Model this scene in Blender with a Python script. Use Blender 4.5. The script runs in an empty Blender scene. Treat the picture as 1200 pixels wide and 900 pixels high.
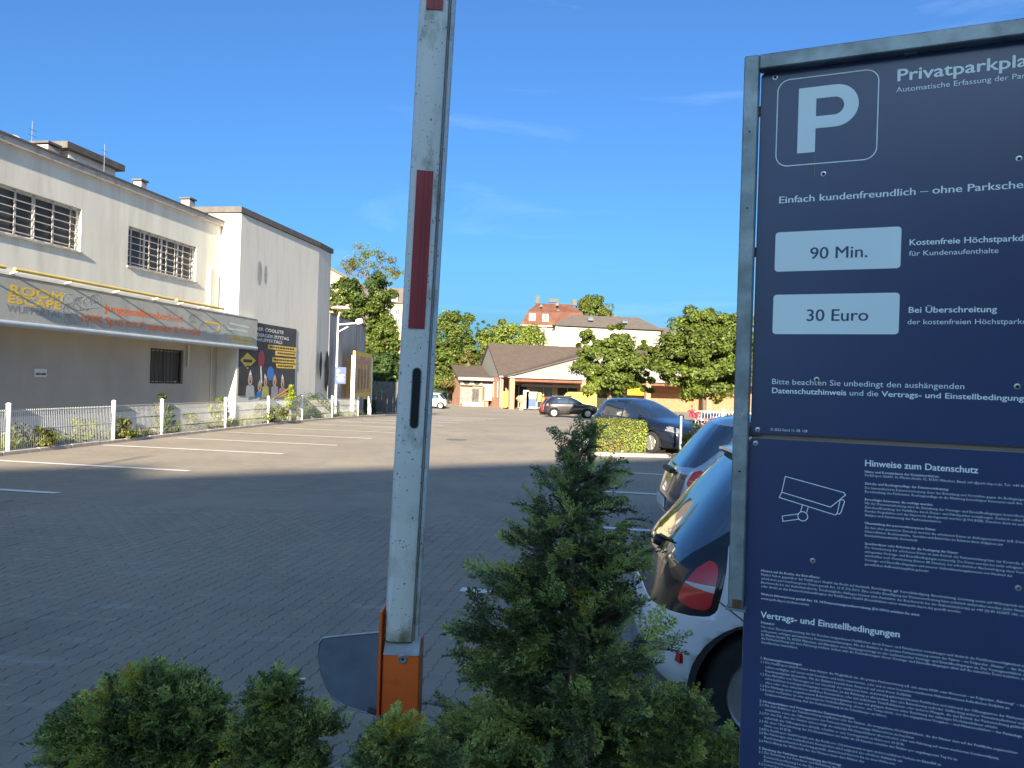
import bpy, bmesh, math, random
import numpy as np
from mathutils import Vector, Matrix
random.seed(7); NR = np.random.RandomState(11)
PI = math.pi; R = math.radians
SC = bpy.context.scene; COL = SC.collection

# ------------------------------------------------------------------ camera, sky, sun, exposure
H = 1.8; F = 880.0; ROLL = R(1.78)
cam = bpy.data.objects.new('camera', bpy.data.cameras.new('camera')); COL.objects.link(cam)
cam.data.sensor_width = 36; cam.data.lens = F/1200*36
cam.data.clip_start = 0.05; cam.data.clip_end = 3000
cam.matrix_world = Matrix.Translation((0, 0, H)) @ Matrix.Rotation(R(90), 4, 'X') @ Matrix.Rotation(ROLL, 4, 'Z')
SC.camera = cam
ELEV = R(18.5); SUNH = Vector((-.075, -1, 0)).normalized()
SUN = Vector((SUNH.x*math.cos(ELEV), SUNH.y*math.cos(ELEV), math.sin(ELEV)))
w = bpy.data.worlds.new('World'); SC.world = w; w.use_nodes = True
nt = w.node_tree; N = nt.nodes; L = nt.links
sky = N.new('ShaderNodeTexSky'); sky.sky_type = 'NISHITA'; sky.sun_disc = False
sky.sun_elevation = ELEV; sky.sun_rotation = math.atan2(SUNH.x, SUNH.y)
sky.air_density = 1.0; sky.dust_density = 3.4; sky.ozone_density = 2.2; sky.altitude = 150
tc = N.new('ShaderNodeTexCoord'); mp = N.new('ShaderNodeMapping'); mp.inputs['Scale'].default_value = (1.1, 2.2, 7.0); mp.inputs['Rotation'].default_value = (.25, .35, .3)
nz = N.new('ShaderNodeTexNoise'); nz.inputs['Scale'].default_value = 1.7; nz.inputs['Detail'].default_value = 7; nz.inputs['Roughness'].default_value = .62; nz.inputs['Distortion'].default_value = .6
rp = N.new('ShaderNodeValToRGB'); rp.color_ramp.elements[0].position = .56; rp.color_ramp.elements[0].color = (0, 0, 0, 1); rp.color_ramp.elements[1].position = .85; rp.color_ramp.elements[1].color = (.12, .12, .12, 1)
mx = N.new('ShaderNodeMixRGB'); mx.inputs[2].default_value = (6.5, 7.6, 9.0, 1)
L.new(tc.outputs['Generated'], mp.inputs[0]); L.new(mp.outputs[0], nz.inputs[0]); L.new(nz.outputs[0], rp.inputs[0])
hsv = N.new('ShaderNodeHueSaturation'); hsv.inputs['Saturation'].default_value = 1.12; hsv.inputs['Hue'].default_value = .506; hsv.inputs['Value'].default_value = .90; L.new(sky.outputs[0], hsv.inputs['Color'])
sxy = N.new('ShaderNodeSeparateXYZ'); hr = N.new('ShaderNodeMapRange'); hr.inputs[1].default_value = .0; hr.inputs[2].default_value = 1.; hr.inputs[3].default_value = 1; hr.inputs[4].default_value = .55
tn = N.new('ShaderNodeMixRGB'); tn.blend_type = 'MULTIPLY'; tn.inputs[2].default_value = (.26, .565, .84, 1)      # clear blue down to the horizon, all the way round
L.new(tc.outputs['Generated'], sxy.inputs[0]); L.new(sxy.outputs[2], hr.inputs[0]); L.new(hr.outputs[0], tn.inputs[0]); L.new(hsv.outputs[0], tn.inputs[1])
L.new(rp.outputs[0], mx.inputs[0]); L.new(tn.outputs[0], mx.inputs[1]); L.new(mx.outputs[0], N['Background'].inputs[0])
N['Background'].inputs[1].default_value = 0.08
sl = bpy.data.lights.new('sun', 'SUN'); sl.energy = 4.8; sl.angle = R(.53); sl.color = (1, .87, .68)
so = bpy.data.objects.new('sun', sl); COL.objects.link(so); so.rotation_mode = 'QUATERNION'; so.rotation_quaternion = SUN.to_track_quat('Z', 'Y')
SC.view_settings.view_transform = 'Standard'; SC.view_settings.look = 'None'; SC.view_settings.exposure = 1.9; SC.view_settings.gamma = 1

# ------------------------------------------------------------------ measuring the place from the photograph
CA, SA = math.cos(ROLL), math.sin(ROLL)
def ray(px, py):
    u, v = px-600, py-450
    return Vector(((u*CA+v*SA)/F, 1.0, -(-u*SA+v*CA)/F))
def gz(y):
    t = min(1, max(0, (y-28)/40.)); return -.8*t*t*(3-2*t)
def at(px, py, d):
    r = ray(px, py)*d; return Vector((r.x, r.y, r.z+H))
def ground(px, py):
    r = ray(px, py); d = 20.
    for _ in range(60): d = .5*d+.5*min(200, (gz(d)-H)/min(r.z, -1e-4))
    return Vector((r.x*d, d, gz(d)))
def hit(px, py, P, n):
    r = ray(px, py); O = Vector((0, 0, H)); return O+r*((Vector(P)-O).dot(n)/r.dot(n))

# ------------------------------------------------------------------ materials
MATS = {}
def mat(name, col, rough=.6, var=.12, scale=6, bump=0., bscale=40, metal=0., coat=0., dirt=None, dscale=2., damt=.5, stretch=(1,1,1), spec=.5, island=0., dlo=.5, dhi=.7):
    m = bpy.data.materials.new(name); m.use_nodes = True; t = m.node_tree; n = t.nodes; l = t.links; b = n['Principled BSDF']
    b.inputs['Roughness'].default_value = rough; b.inputs['Metallic'].default_value = metal
    b.inputs['Coat Weight'].default_value = coat; b.inputs['Coat Roughness'].default_value = .04; b.inputs['Specular IOR Level'].default_value = spec
    tc = n.new('ShaderNodeTexCoord'); mp = n.new('ShaderNodeMapping'); mp.inputs['Scale'].default_value = stretch; l.new(tc.outputs['Object'], mp.inputs[0])
    nz = n.new('ShaderNodeTexNoise'); nz.inputs['Scale'].default_value = scale; nz.inputs['Detail'].default_value = 6; l.new(mp.outputs[0], nz.inputs[0])
    r = n.new('ShaderNodeValToRGB'); e = r.color_ramp.elements; e[0].position = .3; e[1].position = .7
    e[0].color = (*[c*(1-var) for c in col], 1); e[1].color = (*[min(1, c*(1+var)) for c in col], 1); l.new(nz.outputs[0], r.inputs[0]); out = r.outputs[0]
    if dirt:
        n2 = n.new('ShaderNodeTexNoise'); n2.inputs['Scale'].default_value = dscale; n2.inputs['Detail'].default_value = 8; n2.inputs['Roughness'].default_value = .65; l.new(mp.outputs[0], n2.inputs[0])
        r2 = n.new('ShaderNodeValToRGB'); e = r2.color_ramp.elements; e[0].position = dlo; e[1].position = dhi; e[0].color = (0, 0, 0, 1); e[1].color = (damt,)*3+(1,); l.new(n2.outputs[0], r2.inputs[0])
        mm = n.new('ShaderNodeMixRGB'); mm.inputs[2].default_value = (*dirt, 1); l.new(r2.outputs[0], mm.inputs[0]); l.new(out, mm.inputs[1]); out = mm.outputs[0]
    if island:
        g = n.new('ShaderNodeNewGeometry'); hs = n.new('ShaderNodeHueSaturation'); ma = n.new('ShaderNodeMapRange'); ma.inputs[3].default_value = 1-island; ma.inputs[4].default_value = 1+island
        mh = n.new('ShaderNodeMapRange'); mh.inputs[3].default_value = .5-.035*min(1, island*2); mh.inputs[4].default_value = .5+.03*min(1, island*2)
        l.new(g.outputs['Random Per Island'], ma.inputs[0]); l.new(g.outputs['Random Per Island'], mh.inputs[0]); l.new(ma.outputs[0], hs.inputs['Value']); l.new(mh.outputs[0], hs.inputs['Hue']); l.new(out, hs.inputs['Color']); out = hs.outputs[0]
    l.new(out, b.inputs['Base Color'])
    if bump:
        n3 = n.new('ShaderNodeTexNoise'); n3.inputs['Scale'].default_value = bscale; n3.inputs['Detail'].default_value = 5; l.new(mp.outputs[0], n3.inputs[0])
        bp = n.new('ShaderNodeBump'); bp.inputs['Strength'].default_value = bump; bp.inputs['Distance'].default_value = .01; l.new(n3.outputs[0], bp.inputs['Height']); l.new(bp.outputs[0], b.inputs['Normal'])
    MATS[name] = m; return m
def leafmat(name, col, var=.3, trans=.35, rough=.5, island=.35):
    m = mat(name, col, rough, var, 1.2, island=island, spec=.3); t = m.node_tree; n = t.nodes; l = t.links; b = n['Principled BSDF']
    src = b.inputs['Base Color'].links[0].from_socket
    tr = n.new('ShaderNodeBsdfTranslucent'); hs = n.new('ShaderNodeHueSaturation'); hs.inputs['Hue'].default_value = .48; hs.inputs['Value'].default_value = 1.3; l.new(src, hs.inputs['Color']); l.new(hs.outputs[0], tr.inputs[0])
    mx = n.new('ShaderNodeMixShader'); mx.inputs[0].default_value = trans; l.new(b.outputs[0], mx.inputs[1]); l.new(tr.outputs[0], mx.inputs[2]); l.new(mx.outputs[0], n['Material Output'].inputs[0])
    return m

# ------------------------------------------------------------------ mesh builder
def offs(p):
    o = Vector((0, 0, 0))
    while p is not None: o += p.location; p = p.parent
    return o
class MB:
    def __init__(s): s.v = []; s.f = []; s.mi = []
    def add(s, vs, fs, mi=0):
        b = len(s.v); s.v += [tuple(v) for v in vs]; s.f += [tuple(b+i for i in f) for f in fs]; s.mi += [mi]*len(fs); return s
    def box(s, c, size, mi=0, X=None, Y=None, Z=None):
        X = Vector(X) if X is not None else Vector((1, 0, 0)); Z = Vector(Z) if Z is not None else Vector((0, 0, 1)); Y = Vector(Y) if Y is not None else Z.cross(X)
        c = Vector(c); a, b, d = [k/2 for k in size]
        vs = [c+X*(i*a)+Y*(j*b)+Z*(k*d) for k in (-1, 1) for j in (-1, 1) for i in (-1, 1)]
        return s.add(vs, [(0, 2, 3, 1), (4, 5, 7, 6), (0, 1, 5, 4), (2, 6, 7, 3), (0, 4, 6, 2), (1, 3, 7, 5)], mi)
    def bbox(s, c, size, bv, mi=0, X=None, Y=None, Z=None):     # chamfered box (vertical edges and top)
        X = Vector(X) if X is not None else Vector((1, 0, 0)); Z = Vector(Z) if Z is not None else Vector((0, 0, 1)); Y = Vector(Y) if Y is not None else Z.cross(X)
        c = Vector(c); a, b, d = [k/2 for k in size]
        def ring(a, b, z, k): return [c+X*x+Y*y+Z*z for x, y in ((-a+k, -b), (a-k, -b), (a, -b+k), (a, b-k), (a-k, b), (-a+k, b), (-a, b-k), (-a, -b+k))]
        vs = ring(a-bv, b-bv, -d, bv*.4)+ring(a, b, -d+bv, bv)+ring(a, b, d-bv, bv)+ring(a-bv, b-bv, d, bv*.4); fs = []
        for r in range(3):
            for i in range(8): j = (i+1) % 8; fs.append((r*8+i, r*8+j, r*8+8+j, r*8+8+i))
        fs.append(tuple(range(7, -1, -1))); fs.append(tuple(range(24, 32))); return s.add(vs, fs, mi)
    def tube(s, p0, p1, r0, r1=None, n=8, mi=0, caps=True):
        p0 = Vector(p0); p1 = Vector(p1); r1 = r0 if r1 is None else r1; d = (p1-p0)
        if d.length < 1e-6: return s
        q = d.to_track_quat('Z', 'Y'); vs = []
        for p, r in ((p0, r0), (p1, r1)):
            vs += [p+q @ Vector((r*math.cos(2*PI*i/n), r*math.sin(2*PI*i/n), 0)) for i in range(n)]
        fs = [(i, (i+1) % n, n+(i+1) % n, n+i) for i in range(n)]
        if caps: fs += [tuple(range(n-1, -1, -1)), tuple(range(n, 2*n))]
        return s.add(vs, fs, mi)
    def path(s, pts, r, n=6, mi=0):
        for a, b in zip(pts, pts[1:]): s.tube(a, b, r, r, n, mi)
        return s
    def prism(s, pts, ext, mi=0):                               # polygon (3D points) extruded by vector
        pts = [Vector(p) for p in pts]; e = Vector(ext); n = len(pts)
        fs = [tuple(range(n)), tuple(range(2*n-1, n-1, -1))]+[(i, n+i, n+(i+1) % n, (i+1) % n) for i in range(n)]
        return s.add(pts+[p+e for p in pts], fs, mi)
    def poly(s, pts, mi=0): return s.add(pts, [tuple(range(len(pts)))], mi)
    def lathe(s, c, axis, prof, n=24, mi=0):                    # prof: (radius, offset along axis)
        c = Vector(c); q = Vector(axis).normalized().to_track_quat('Z', 'Y'); vs = []; m = len(prof)
        for r, h in prof: vs += [c+q @ Vector((r*math.cos(2*PI*i/n), r*math.sin(2*PI*i/n), h)) for i in range(n)]
        fs = [(k*n+i, k*n+(i+1) % n, (k+1)*n+(i+1) % n, (k+1)*n+i) for k in range(m-1) for i in range(n)]
        if prof[0][0] > 1e-4: fs.append(tuple(range(n-1, -1, -1)))
        if prof[-1][0] > 1e-4: fs.append(tuple(range((m-1)*n, m*n)))
        return s.add(vs, fs, mi)
    def build(s, name, mats, parent=None, smooth=False, world=True, origin=None, sharp=35):
        me = bpy.data.meshes.new(name); o = offs(parent) if (world and parent is not None) else Vector((0, 0, 0))
        if origin is not None: o = Vector(origin)
        vs = [(v[0]-o.x, v[1]-o.y, v[2]-o.z) for v in s.v]
        me.from_pydata(vs, [], s.f)
        if not isinstance(mats, (list, tuple)): mats = [mats]
        for m in mats: me.materials.append(m)
        if len(mats) > 1: me.polygons.foreach_set('material_index', s.mi)
        bm = bmesh.new(); bm.from_mesh(me)
        bmesh.ops.recalc_face_normals(bm, faces=bm.faces)
        if smooth:
            for f in bm.faces: f.smooth = True
            for e in bm.edges:
                if len(e.link_faces) == 2 and e.calc_face_angle(0) > R(sharp): e.smooth = False
        bm.to_mesh(me); bm.free(); me.update()
        ob = bpy.data.objects.new(name, me); COL.objects.link(ob)
        if parent is not None: ob.parent = parent
        if origin is not None: ob.location = o-(offs(parent) if parent is not None else Vector((0, 0, 0)))
        return ob
def npmesh(name, V, Fq, mats, parent=None, mi=None, smooth=False, origin=None):     # numpy verts (n,3), faces (m,k)
    me = bpy.data.meshes.new(name); o = offs(parent) if parent is not None else Vector((0, 0, 0))
    if origin is not None: o = Vector(origin)
    V = V-np.array(o)[None]; k = Fq.shape[1]; m = len(Fq)
    me.vertices.add(len(V)); me.vertices.foreach_set('co', V.astype(np.float32).ravel())
    me.loops.add(m*k); me.loops.foreach_set('vertex_index', Fq.astype(np.int32).ravel())
    me.polygons.add(m); me.polygons.foreach_set('loop_start', np.arange(0, m*k, k, dtype=np.int32))
    for x in (mats if isinstance(mats, (list, tuple)) else [mats]): me.materials.append(x)
    if mi is not None: me.polygons.foreach_set('material_index', mi.astype(np.int32))
    if smooth: me.polygons.foreach_set('use_smooth', np.ones(m, dtype=bool))
    me.update(calc_edges=True); me.validate()
    ob = bpy.data.objects.new(name, me); COL.objects.link(ob)
    if parent is not None: ob.parent = parent
    if origin is not None: ob.location = o
    return ob
def thing(name, label, cat, loc=(0, 0, 0), rz=0, group=None):
    o = bpy.data.objects.new(name, None); COL.objects.link(o); o.empty_display_size = .2
    o.location = loc; o.rotation_euler = (0, 0, rz); o['label'] = label; o['category'] = cat
    if group: o['group'] = group
    return o
def tag(o, label, cat, group=None):
    o['label'] = label; o['category'] = cat
    if group: o['group'] = group
    return o
def struct(o): o['kind'] = 'structure'; return o
def stuff(o): o['kind'] = 'stuff'; return o
_tc = {}
def textgeo(s, res=2, bold=0.):
    cu = bpy.data.curves.new('t', 'FONT'); cu.body = s; cu.resolution_u = res; cu.offset = bold; cu.size = 1
    if bold: cu.space_character = 1.06
    ob = bpy.data.objects.new('t', cu); COL.objects.link(ob); dg = bpy.context.evaluated_depsgraph_get(); dg.update()
    me = ob.evaluated_get(dg).to_mesh(); vs = [tuple(v.co) for v in me.vertices]; fs = [tuple(p.vertices) for p in me.polygons]
    ob.evaluated_get(dg).to_mesh_clear(); bpy.data.objects.remove(ob); bpy.data.curves.remove(cu); return vs, fs
CAP = .73      # capital height of the built-in font at size 1
def put_text(mb, s, P, X, Z, cap, width=None, bold=0., res=2, mi=0, center=False, xs=1.0):
    vs, fs = textgeo(s, res, 0.); k = cap/CAP; wd = max(v[0] for v in vs)
    kx = k*xs if width is None else width/wd
    P = Vector(P)
    if center: P = P-Vector(X)*(wd*kx/2)
    X = Vector(X); Z = Vector(Z); NN = X.cross(Z)
    for q, (dx, dz) in enumerate(((0, 0),) if not bold else ((-bold, 0), (bold, 0), (0, bold*.7), (0, -bold*.7)) if bold > .019 else ((-bold, 0), (bold, 0))):
        mb.add([P+X*(v[0]*kx+dx*k)+Z*((v[1]+dz)*k)+NN*(q*3e-5) for v in vs], fs, mi)
    return wd*kx
# ------------------------------------------------------------------ ground
E = Vector((.167, .986, 0)).normalized(); G = Vector((E.y, -E.x, 0)); UP = Vector((0, 0, 1))
PL, PW, PA = .22, .112, .018                                     # paver length, course width, zigzag
gm = bpy.data.materials.new('lot_paving'); gm.use_nodes = True; t = gm.node_tree; n = t.nodes; l = t.links; b = n['Principled BSDF']
b.inputs['Roughness'].default_value = .85; b.inputs['Specular IOR Level'].default_value = .3
def vdot(v, src):
    x = n.new('ShaderNodeVectorMath'); x.operation = 'DOT_PRODUCT'; x.inputs[1].default_value = v; l.new(src, x.inputs[0]); return x.outputs['Value']
def mth(op, a, bb):
    x = n.new('ShaderNodeMath'); x.operation = op
    for i, q in enumerate((a, bb)):
        if isinstance(q, (int, float)): x.inputs[i].default_value = q
        else: l.new(q, x.inputs[i])
    return x.outputs[0]
tcn = n.new('ShaderNodeTexCoord'); ob = tcn.outputs['Object']
s_ = vdot(E, ob); t_ = vdot(G, ob)
tz = mth('SUBTRACT', t_, mth('MULTIPLY', mth('PINGPONG', s_, PL/4), PA/(PL/4)))
cx = n.new('ShaderNodeCombineXYZ'); l.new(s_, cx.inputs[0]); l.new(tz, cx.inputs[1])
bk = n.new('ShaderNodeTexBrick'); bk.offset = .5; bk.inputs['Scale'].default_value = 1; bk.inputs['Brick Width'].default_value = PL; bk.inputs['Row Height'].default_value = PW
bk.inputs['Mortar Size'].default_value = .004; bk.inputs['Mortar Smooth'].default_value = .3; bk.inputs['Color1'].default_value = (.285, .243, .188, 1); bk.inputs['Color2'].default_value = (.245, .21, .168, 1); bk.inputs['Mortar'].default_value = (.165, .142, .115, 1)
l.new(cx.outputs[0], bk.inputs[0])
def gnoise(scale, lo, hi, detail=8, rough=.6, st=(1, 1, 1)):
    mp = n.new('ShaderNodeMapping'); mp.inputs['Scale'].default_value = st; l.new(ob, mp.inputs[0])
    x = n.new('ShaderNodeTexNoise'); x.inputs['Scale'].default_value = scale; x.inputs['Detail'].default_value = detail; x.inputs['Roughness'].default_value = rough; l.new(mp.outputs[0], x.inputs[0])
    m = n.new('ShaderNodeMapRange'); m.inputs[1].default_value = lo; m.inputs[2].default_value = hi; l.new(x.outputs[0], m.inputs[0]); return m.outputs[0]
def mixc(f, a, c, mode='MIX'):
    x = n.new('ShaderNodeMixRGB'); x.blend_type = mode
    if isinstance(f, float): x.inputs[0].default_value = f
    else: l.new(f, x.inputs[0])
    for i, q in ((1, a), (2, c)):
        if isinstance(q, tuple): x.inputs[i].default_value = q
        else: l.new(q, x.inputs[i])
    return x.outputs[0]
c = bk.outputs['Color']
c = mixc(mth('MULTIPLY', gnoise(.35, .42, .62), .75), c, (.33, .28, .212, 1))
c = mixc(mth('MULTIPLY', gnoise(1.3, .52, .72, st=(1, .5, 1)), .5), c, (.17, .15, .13, 1))
c = mixc(mth('MULTIPLY', gnoise(2.2, .57, .72, st=(.35, 2.4, 1)), .6), c, (.36, .35, .32, 1))
c = mixc(mth('MULTIPLY', gnoise(150, .35, .7, 3), .35), c, (.30, .27, .23, 1))
c = mixc(mth('MULTIPLY', gnoise(38, .72, .76, 2), .8), c, (.5, .5, .48, 1))
l.new(c, b.inputs['Base Color'])
bp = n.new('ShaderNodeBump'); bp.inputs['Strength'].default_value = .5; bp.inputs['Distance'].default_value = .0014
l.new(mth('SUBTRACT', gnoise(90, 0, 1, 4), mth('MULTIPLY', bk.outputs['Fac'], 1.4)), bp.inputs['Height']); l.new(bp.outputs[0], b.inputs['Normal'])
pavm = gm.copy(); pavm.name = 'paver_concrete'                    # the separate pavers: same stone, joints are real
for nd in pavm.node_tree.nodes:
    if nd.bl_idname == 'ShaderNodeTexBrick':
        nd.inputs['Mortar Size'].default_value = 0.0
    if nd.bl_idname == 'ShaderNodeTexCoord':                      # single pavers share meshes: take world-fixed coordinates
        g = pavm.node_tree.nodes.new('ShaderNodeNewGeometry')
        for lk in list(nd.outputs['Object'].links): pavm.node_tree.links.new(g.outputs['Position'], lk.to_socket)
ys = [-300, -80, -30, 0, 3, 8, 14, 20, 26, 28]+[30+2*i for i in range(22)]+[80, 100, 140, 200, 400, 900, 2000]
m = MB(); xs = [-2000, -400, -100, -40, -10, 10, 40, 100, 400, 2000]
m.add([(x, y, gz(y)-.006) for y in ys for x in xs], [(j*len(xs)+i, j*len(xs)+i+1, (j+1)*len(xs)+i+1, (j+1)*len(xs)+i) for j in range(len(ys)-1) for i in range(len(xs)-1)])
lot = struct(m.build('ground', gm, smooth=True))

def paver_geo(tilt=(0, 0), dz=0., ks=1):
    g = .002; pts = []
    for k in range(5): pts.append((k*PL/4-PL/2+(g if k == 0 else -g if k == 4 else 0), (PA if k % 2 else 0)-PW/2+g))
    top = [(x, y+PW-2*g) for x, y in reversed(pts)]; o = pts+top; cxx = 0; cyy = PA/2; vs = []
    for sc, z in ((.97, 0), (1, -.0045), (1, -.03)):
        for x, y in o:
            X = cxx+(x-cxx)*(sc if z == 0 else 1)*1.0; Y = cyy+(y-cyy)*(.95 if z == 0 else 1)
            vs.append((X, Y, z+dz+tilt[0]*X+tilt[1]*Y))
    nn = len(o); fs = [tuple(range(nn))]
    for r in range(2): fs += [(r*nn+i, (r+1)*nn+i, (r+1)*nn+(i+1) % nn, r*nn+(i+1) % nn) for i in range(nn)]
    return vs, fs
places = []
for j in range(-150, 90):
    for i in range(5, 60):
        s = (i+.5)*PL+(j % 2)*PL/2; tt = (j+.5)*PW; p = E*s+G*tt
        if not (3.25 < p.y < 10.2) or abs(p.x) > .76*p.y+.3 or p.x > 4.2: continue
        v = Vector((p.x, p.y, -H)); places.append((p.y, p.x, p.y, i, j))
places.sort(); shown = [q for q in places if 3.5 < q[2] and (q[1] < -.35 or q[2] > 4.6) and q[1] < .55*q[2]-1.0][:290]; sset = set((q[3], q[4]) for q in shown)
protos = []
for k in range(6):
    vs, fs = paver_geo((random.uniform(-.012, .012), random.uniform(-.02, .02)), random.uniform(-.002, .0015))
    me = bpy.data.meshes.new('paver'); me.from_pydata(vs, [], fs); me.materials.append(pavm); me.update(); protos.append(me)
ang = math.atan2(E.y, E.x)
# local x along E, local y along -G (left of E): mirror handled by using G as negative y
def Fpt(i, j, x, y): return E*((i+.5)*PL+(j % 2)*PL/2+x)+G*((j+.5)*PW+y)
for k in range(6):                                                # protos expressed in E/G axes
    for v in protos[k].vertices:
        p = E*v.co.x+G*v.co.y; v.co = (p.x, p.y, v.co.z)
    bm = bmesh.new(); bm.from_mesh(protos[k]); bmesh.ops.recalc_face_normals(bm, faces=bm.faces); bm.to_mesh(protos[k]); bm.free()
for q in shown:
    o = bpy.data.objects.new('paver', protos[random.randrange(6)]); COL.objects.link(o); o.parent = lot; c = Fpt(q[3], q[4], 0, 0); o.location = (c.x, c.y, 0)
m = MB()
for q in places:
    if (q[3], q[4]) in sset: continue
    c = Fpt(q[3], q[4], 0, 0); pm = protos[random.randrange(6)]; big = random.random() < .04
    m.add([(v.co.x+c.x, v.co.y+c.y, v.co.z-(.004 if big else 0)) for v in pm.vertices], [tuple(p.vertices) for p in pm.polygons])
o = stuff(m.build('pavers', pavm, lot))
# the joint sand shows 1 cm below: a sunk base under the loose pavers is the ground sheet itself (6 mm below)

# painted bay lines
paint = mat('road_paint', (.8, .79, .76), .7, .08, 20, .3, 60, dirt=(.4, .37, .33), dscale=3.5, damt=.4, dlo=.42, dhi=.62)
def line(a, bb, wd=.14, z=.004):
    a = Vector(a); bb = Vector(bb); d = (bb-a).normalized(); nrm = Vector((-d.y, d.x, 0))*wd/2; k = max(1, int((bb-a).length/1.2)); m = MB()
    for q in range(k+1):
        p = a.lerp(bb, q/k); wob = random.uniform(.9, 1.08)
        m.v += [(*(p+nrm*wob).xy, gz(p.y)+z), (*(p-nrm*wob).xy, gz(p.y)+z)]
    m.f = [(2*q, 2*q+1, 2*q+3, 2*q+2) for q in range(k)]; m.mi = [0]*k
    return struct(m.build('bay_line', paint))
r0 = ground(68, 578)
for k, (px, py) in enumerate([(68, 578), (222, 552), (332, 532), (395, 522), (435, 514)]):
    p = ground(px, py); line(p, p-G*4.7)
p5 = ground(435, 514)
for k in range(1, 9):
    p = p5+E*(2.85*k); line((p.x, p.y, 0), (p.x-G.x*4.6, p.y-G.y*4.6, 0))
for px, py in ((540, 691), (672, 551)): p = ground(px, py); line(p, p+G*5.0)
for a in ((700, 618), (690, 575)): p = ground(*a); line(p-G*.6, p+G*4.6)
p = ground(505, 606)
# family bay pictogram and dark asphalt bay by the hedge
dk = mat('dark_asphalt', (.075, .075, .08), .9, .2, 30, .4)
P = [ground(672, 493), ground(689, 493), ground(693, 530), ground(664, 530)]
struct(MB().poly([(p.x, p.y, gz(p.y)+.004) for p in P]).build('dark_bay', dk))
c0 = ground(684, 516); m = MB()
def disc(mb, c, r, k=16, X=Vector((1, 0, 0)), Y=Vector((0, 1, 0)), mi=0, ry=None):
    ry = r if ry is None else ry; mb.add([Vector(c)+X*(r*math.cos(2*PI*i/k))+Y*(ry*math.sin(2*PI*i/k)) for i in range(k)], [tuple(range(k))], mi)
z0 = Vector((0, 0, .008+gz(c0.y)-c0.z))
disc(m, c0+z0+Vector((0, 2.2, 0)), .12, ry=.5)
m.poly([c0+z0+Vector(v) for v in ((-.12, 1.6, 0), (.12, 1.6, 0), (.36, -.2, 0), (.2, -.2, 0), (.16, -1.2, 0), (-.16, -1.2, 0), (-.2, -.2, 0), (-.36, -.2, 0))])
struct(m.build('bay_pictogram', mat('bright_paint', (.78, .78, .76), .6, .05)))
c0 = ground(535, 515); m = MB(); disc(m, c0+Vector((0, 0, .001)), .33, 24)
tag(m.build('manhole_cover', mat('iron', (.16, .14, .12), .6, .3, 30), origin=c0), 'round iron drain cover in the sunlit car park surface', 'drain cover')

# ------------------------------------------------------------------ left building
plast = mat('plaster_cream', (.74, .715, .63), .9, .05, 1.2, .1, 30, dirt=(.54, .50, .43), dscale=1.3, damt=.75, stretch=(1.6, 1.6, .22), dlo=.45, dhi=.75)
plastg = mat('plaster_grey', (.65, .63, .575), .9, .06, 1.5, .12, 25, dirt=(.40, .38, .35), dscale=1.5, damt=.6, stretch=(1.6, 1.6, .2), dlo=.48, dhi=.72)
plasty = mat('plaster_weathered', (.40, .40, .40), .92, .15, 1.5, .35, 25, dirt=(.13, .125, .11), dscale=.9, damt=.8, stretch=(1, 1, .3), dlo=.46, dhi=.68)
roofd = mat('roof_felt', (.10, .09, .085), .8, .2, 4)
whitem = mat('white_paint', (.74, .73, .70), .55, .06, 8, dirt=(.4, .38, .33), dscale=7, damt=.5)
darkg = mat('window_glass', (.075, .07, .066), .35, .4, .8, spec=.3)
WO = Vector((-16.1, 0, 0)); WE = E
def wp(s, z, off=0.): return WO+WE*s+G*off+UP*z
def wall_hit(px, py, off=0.):
    p = hit(px, py, WO+G*off, G); return (p-WO).dot(WE), p.z
def holed(mb, mk, s0, s1, z0, z1, holes, depth, mi=0):            # wall skin with openings and their reveals
    ss = sorted({s0, s1, *[h[0] for h in holes], *[h[1] for h in holes]}); zs = sorted({z0, z1, *[h[2] for h in holes], *[h[3] for h in holes]})
    for a, b_ in zip(ss, ss[1:]):
        for c_, d in zip(zs, zs[1:]):
            ms, mz = (a+b_)/2, (c_+d)/2
            if any(h[0] < ms < h[1] and h[2] < mz < h[3] for h in holes): continue
            mb.add([mk(a, c_, 0), mk(b_, c_, 0), mk(b_, d, 0), mk(a, d, 0)], [(0, 1, 2, 3)], mi)
    for a, b_, c_, d in holes:
        for q in (((a, c_), (b_, c_)), ((b_, c_), (b_, d)), ((b_, d), (a, d)), ((a, d), (a, c_))):
            (u0, v0), (u1, v1) = q; mb.add([mk(u0, v0, 0), mk(u1, v1, 0), mk(u1, v1, -depth), mk(u0, v0, -depth)], [(0, 1, 2, 3)], mi)
SB = 29.0; ROOFZ = 7.62
w1 = (wall_hit(0, 240)[0]-3.6, wall_hit(95, 270)[0], 5.2, 6.42); w2 = (wall_hit(150, 290)[0], wall_hit(230, 300)[0], 5.13, 6.38)
w3 = (wall_hit(176, 425)[0], wall_hit(215, 425)[0], 1.45, 2.62)
bld = thing('commercial_building', 'long cream plastered two storey building with barred windows above an awning', 'building', wp(18, 0, -3))
m = MB(); holed(m, wp, 6, SB, 2.98, ROOFZ, [w1, w2], .22); m.build('wall', plast, bld)
lowp = mat('plaster_shaded', (.43, .395, .34), .9, .07, 1.2, .12, 30, dirt=(.33, .31, .28), dscale=.7, damt=.6, stretch=(1, 1, .5), dlo=.45, dhi=.7)  # wall plaster below the sign board, its shade put into a darker colour
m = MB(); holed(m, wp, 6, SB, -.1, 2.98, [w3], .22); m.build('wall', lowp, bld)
m = MB(); m.box(wp((6+SB)/2, ROOFZ+.02, -4.6), (9.1, SB-6, .12), X=G, Y=WE); m.build('roof', roofd, bld)
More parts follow.
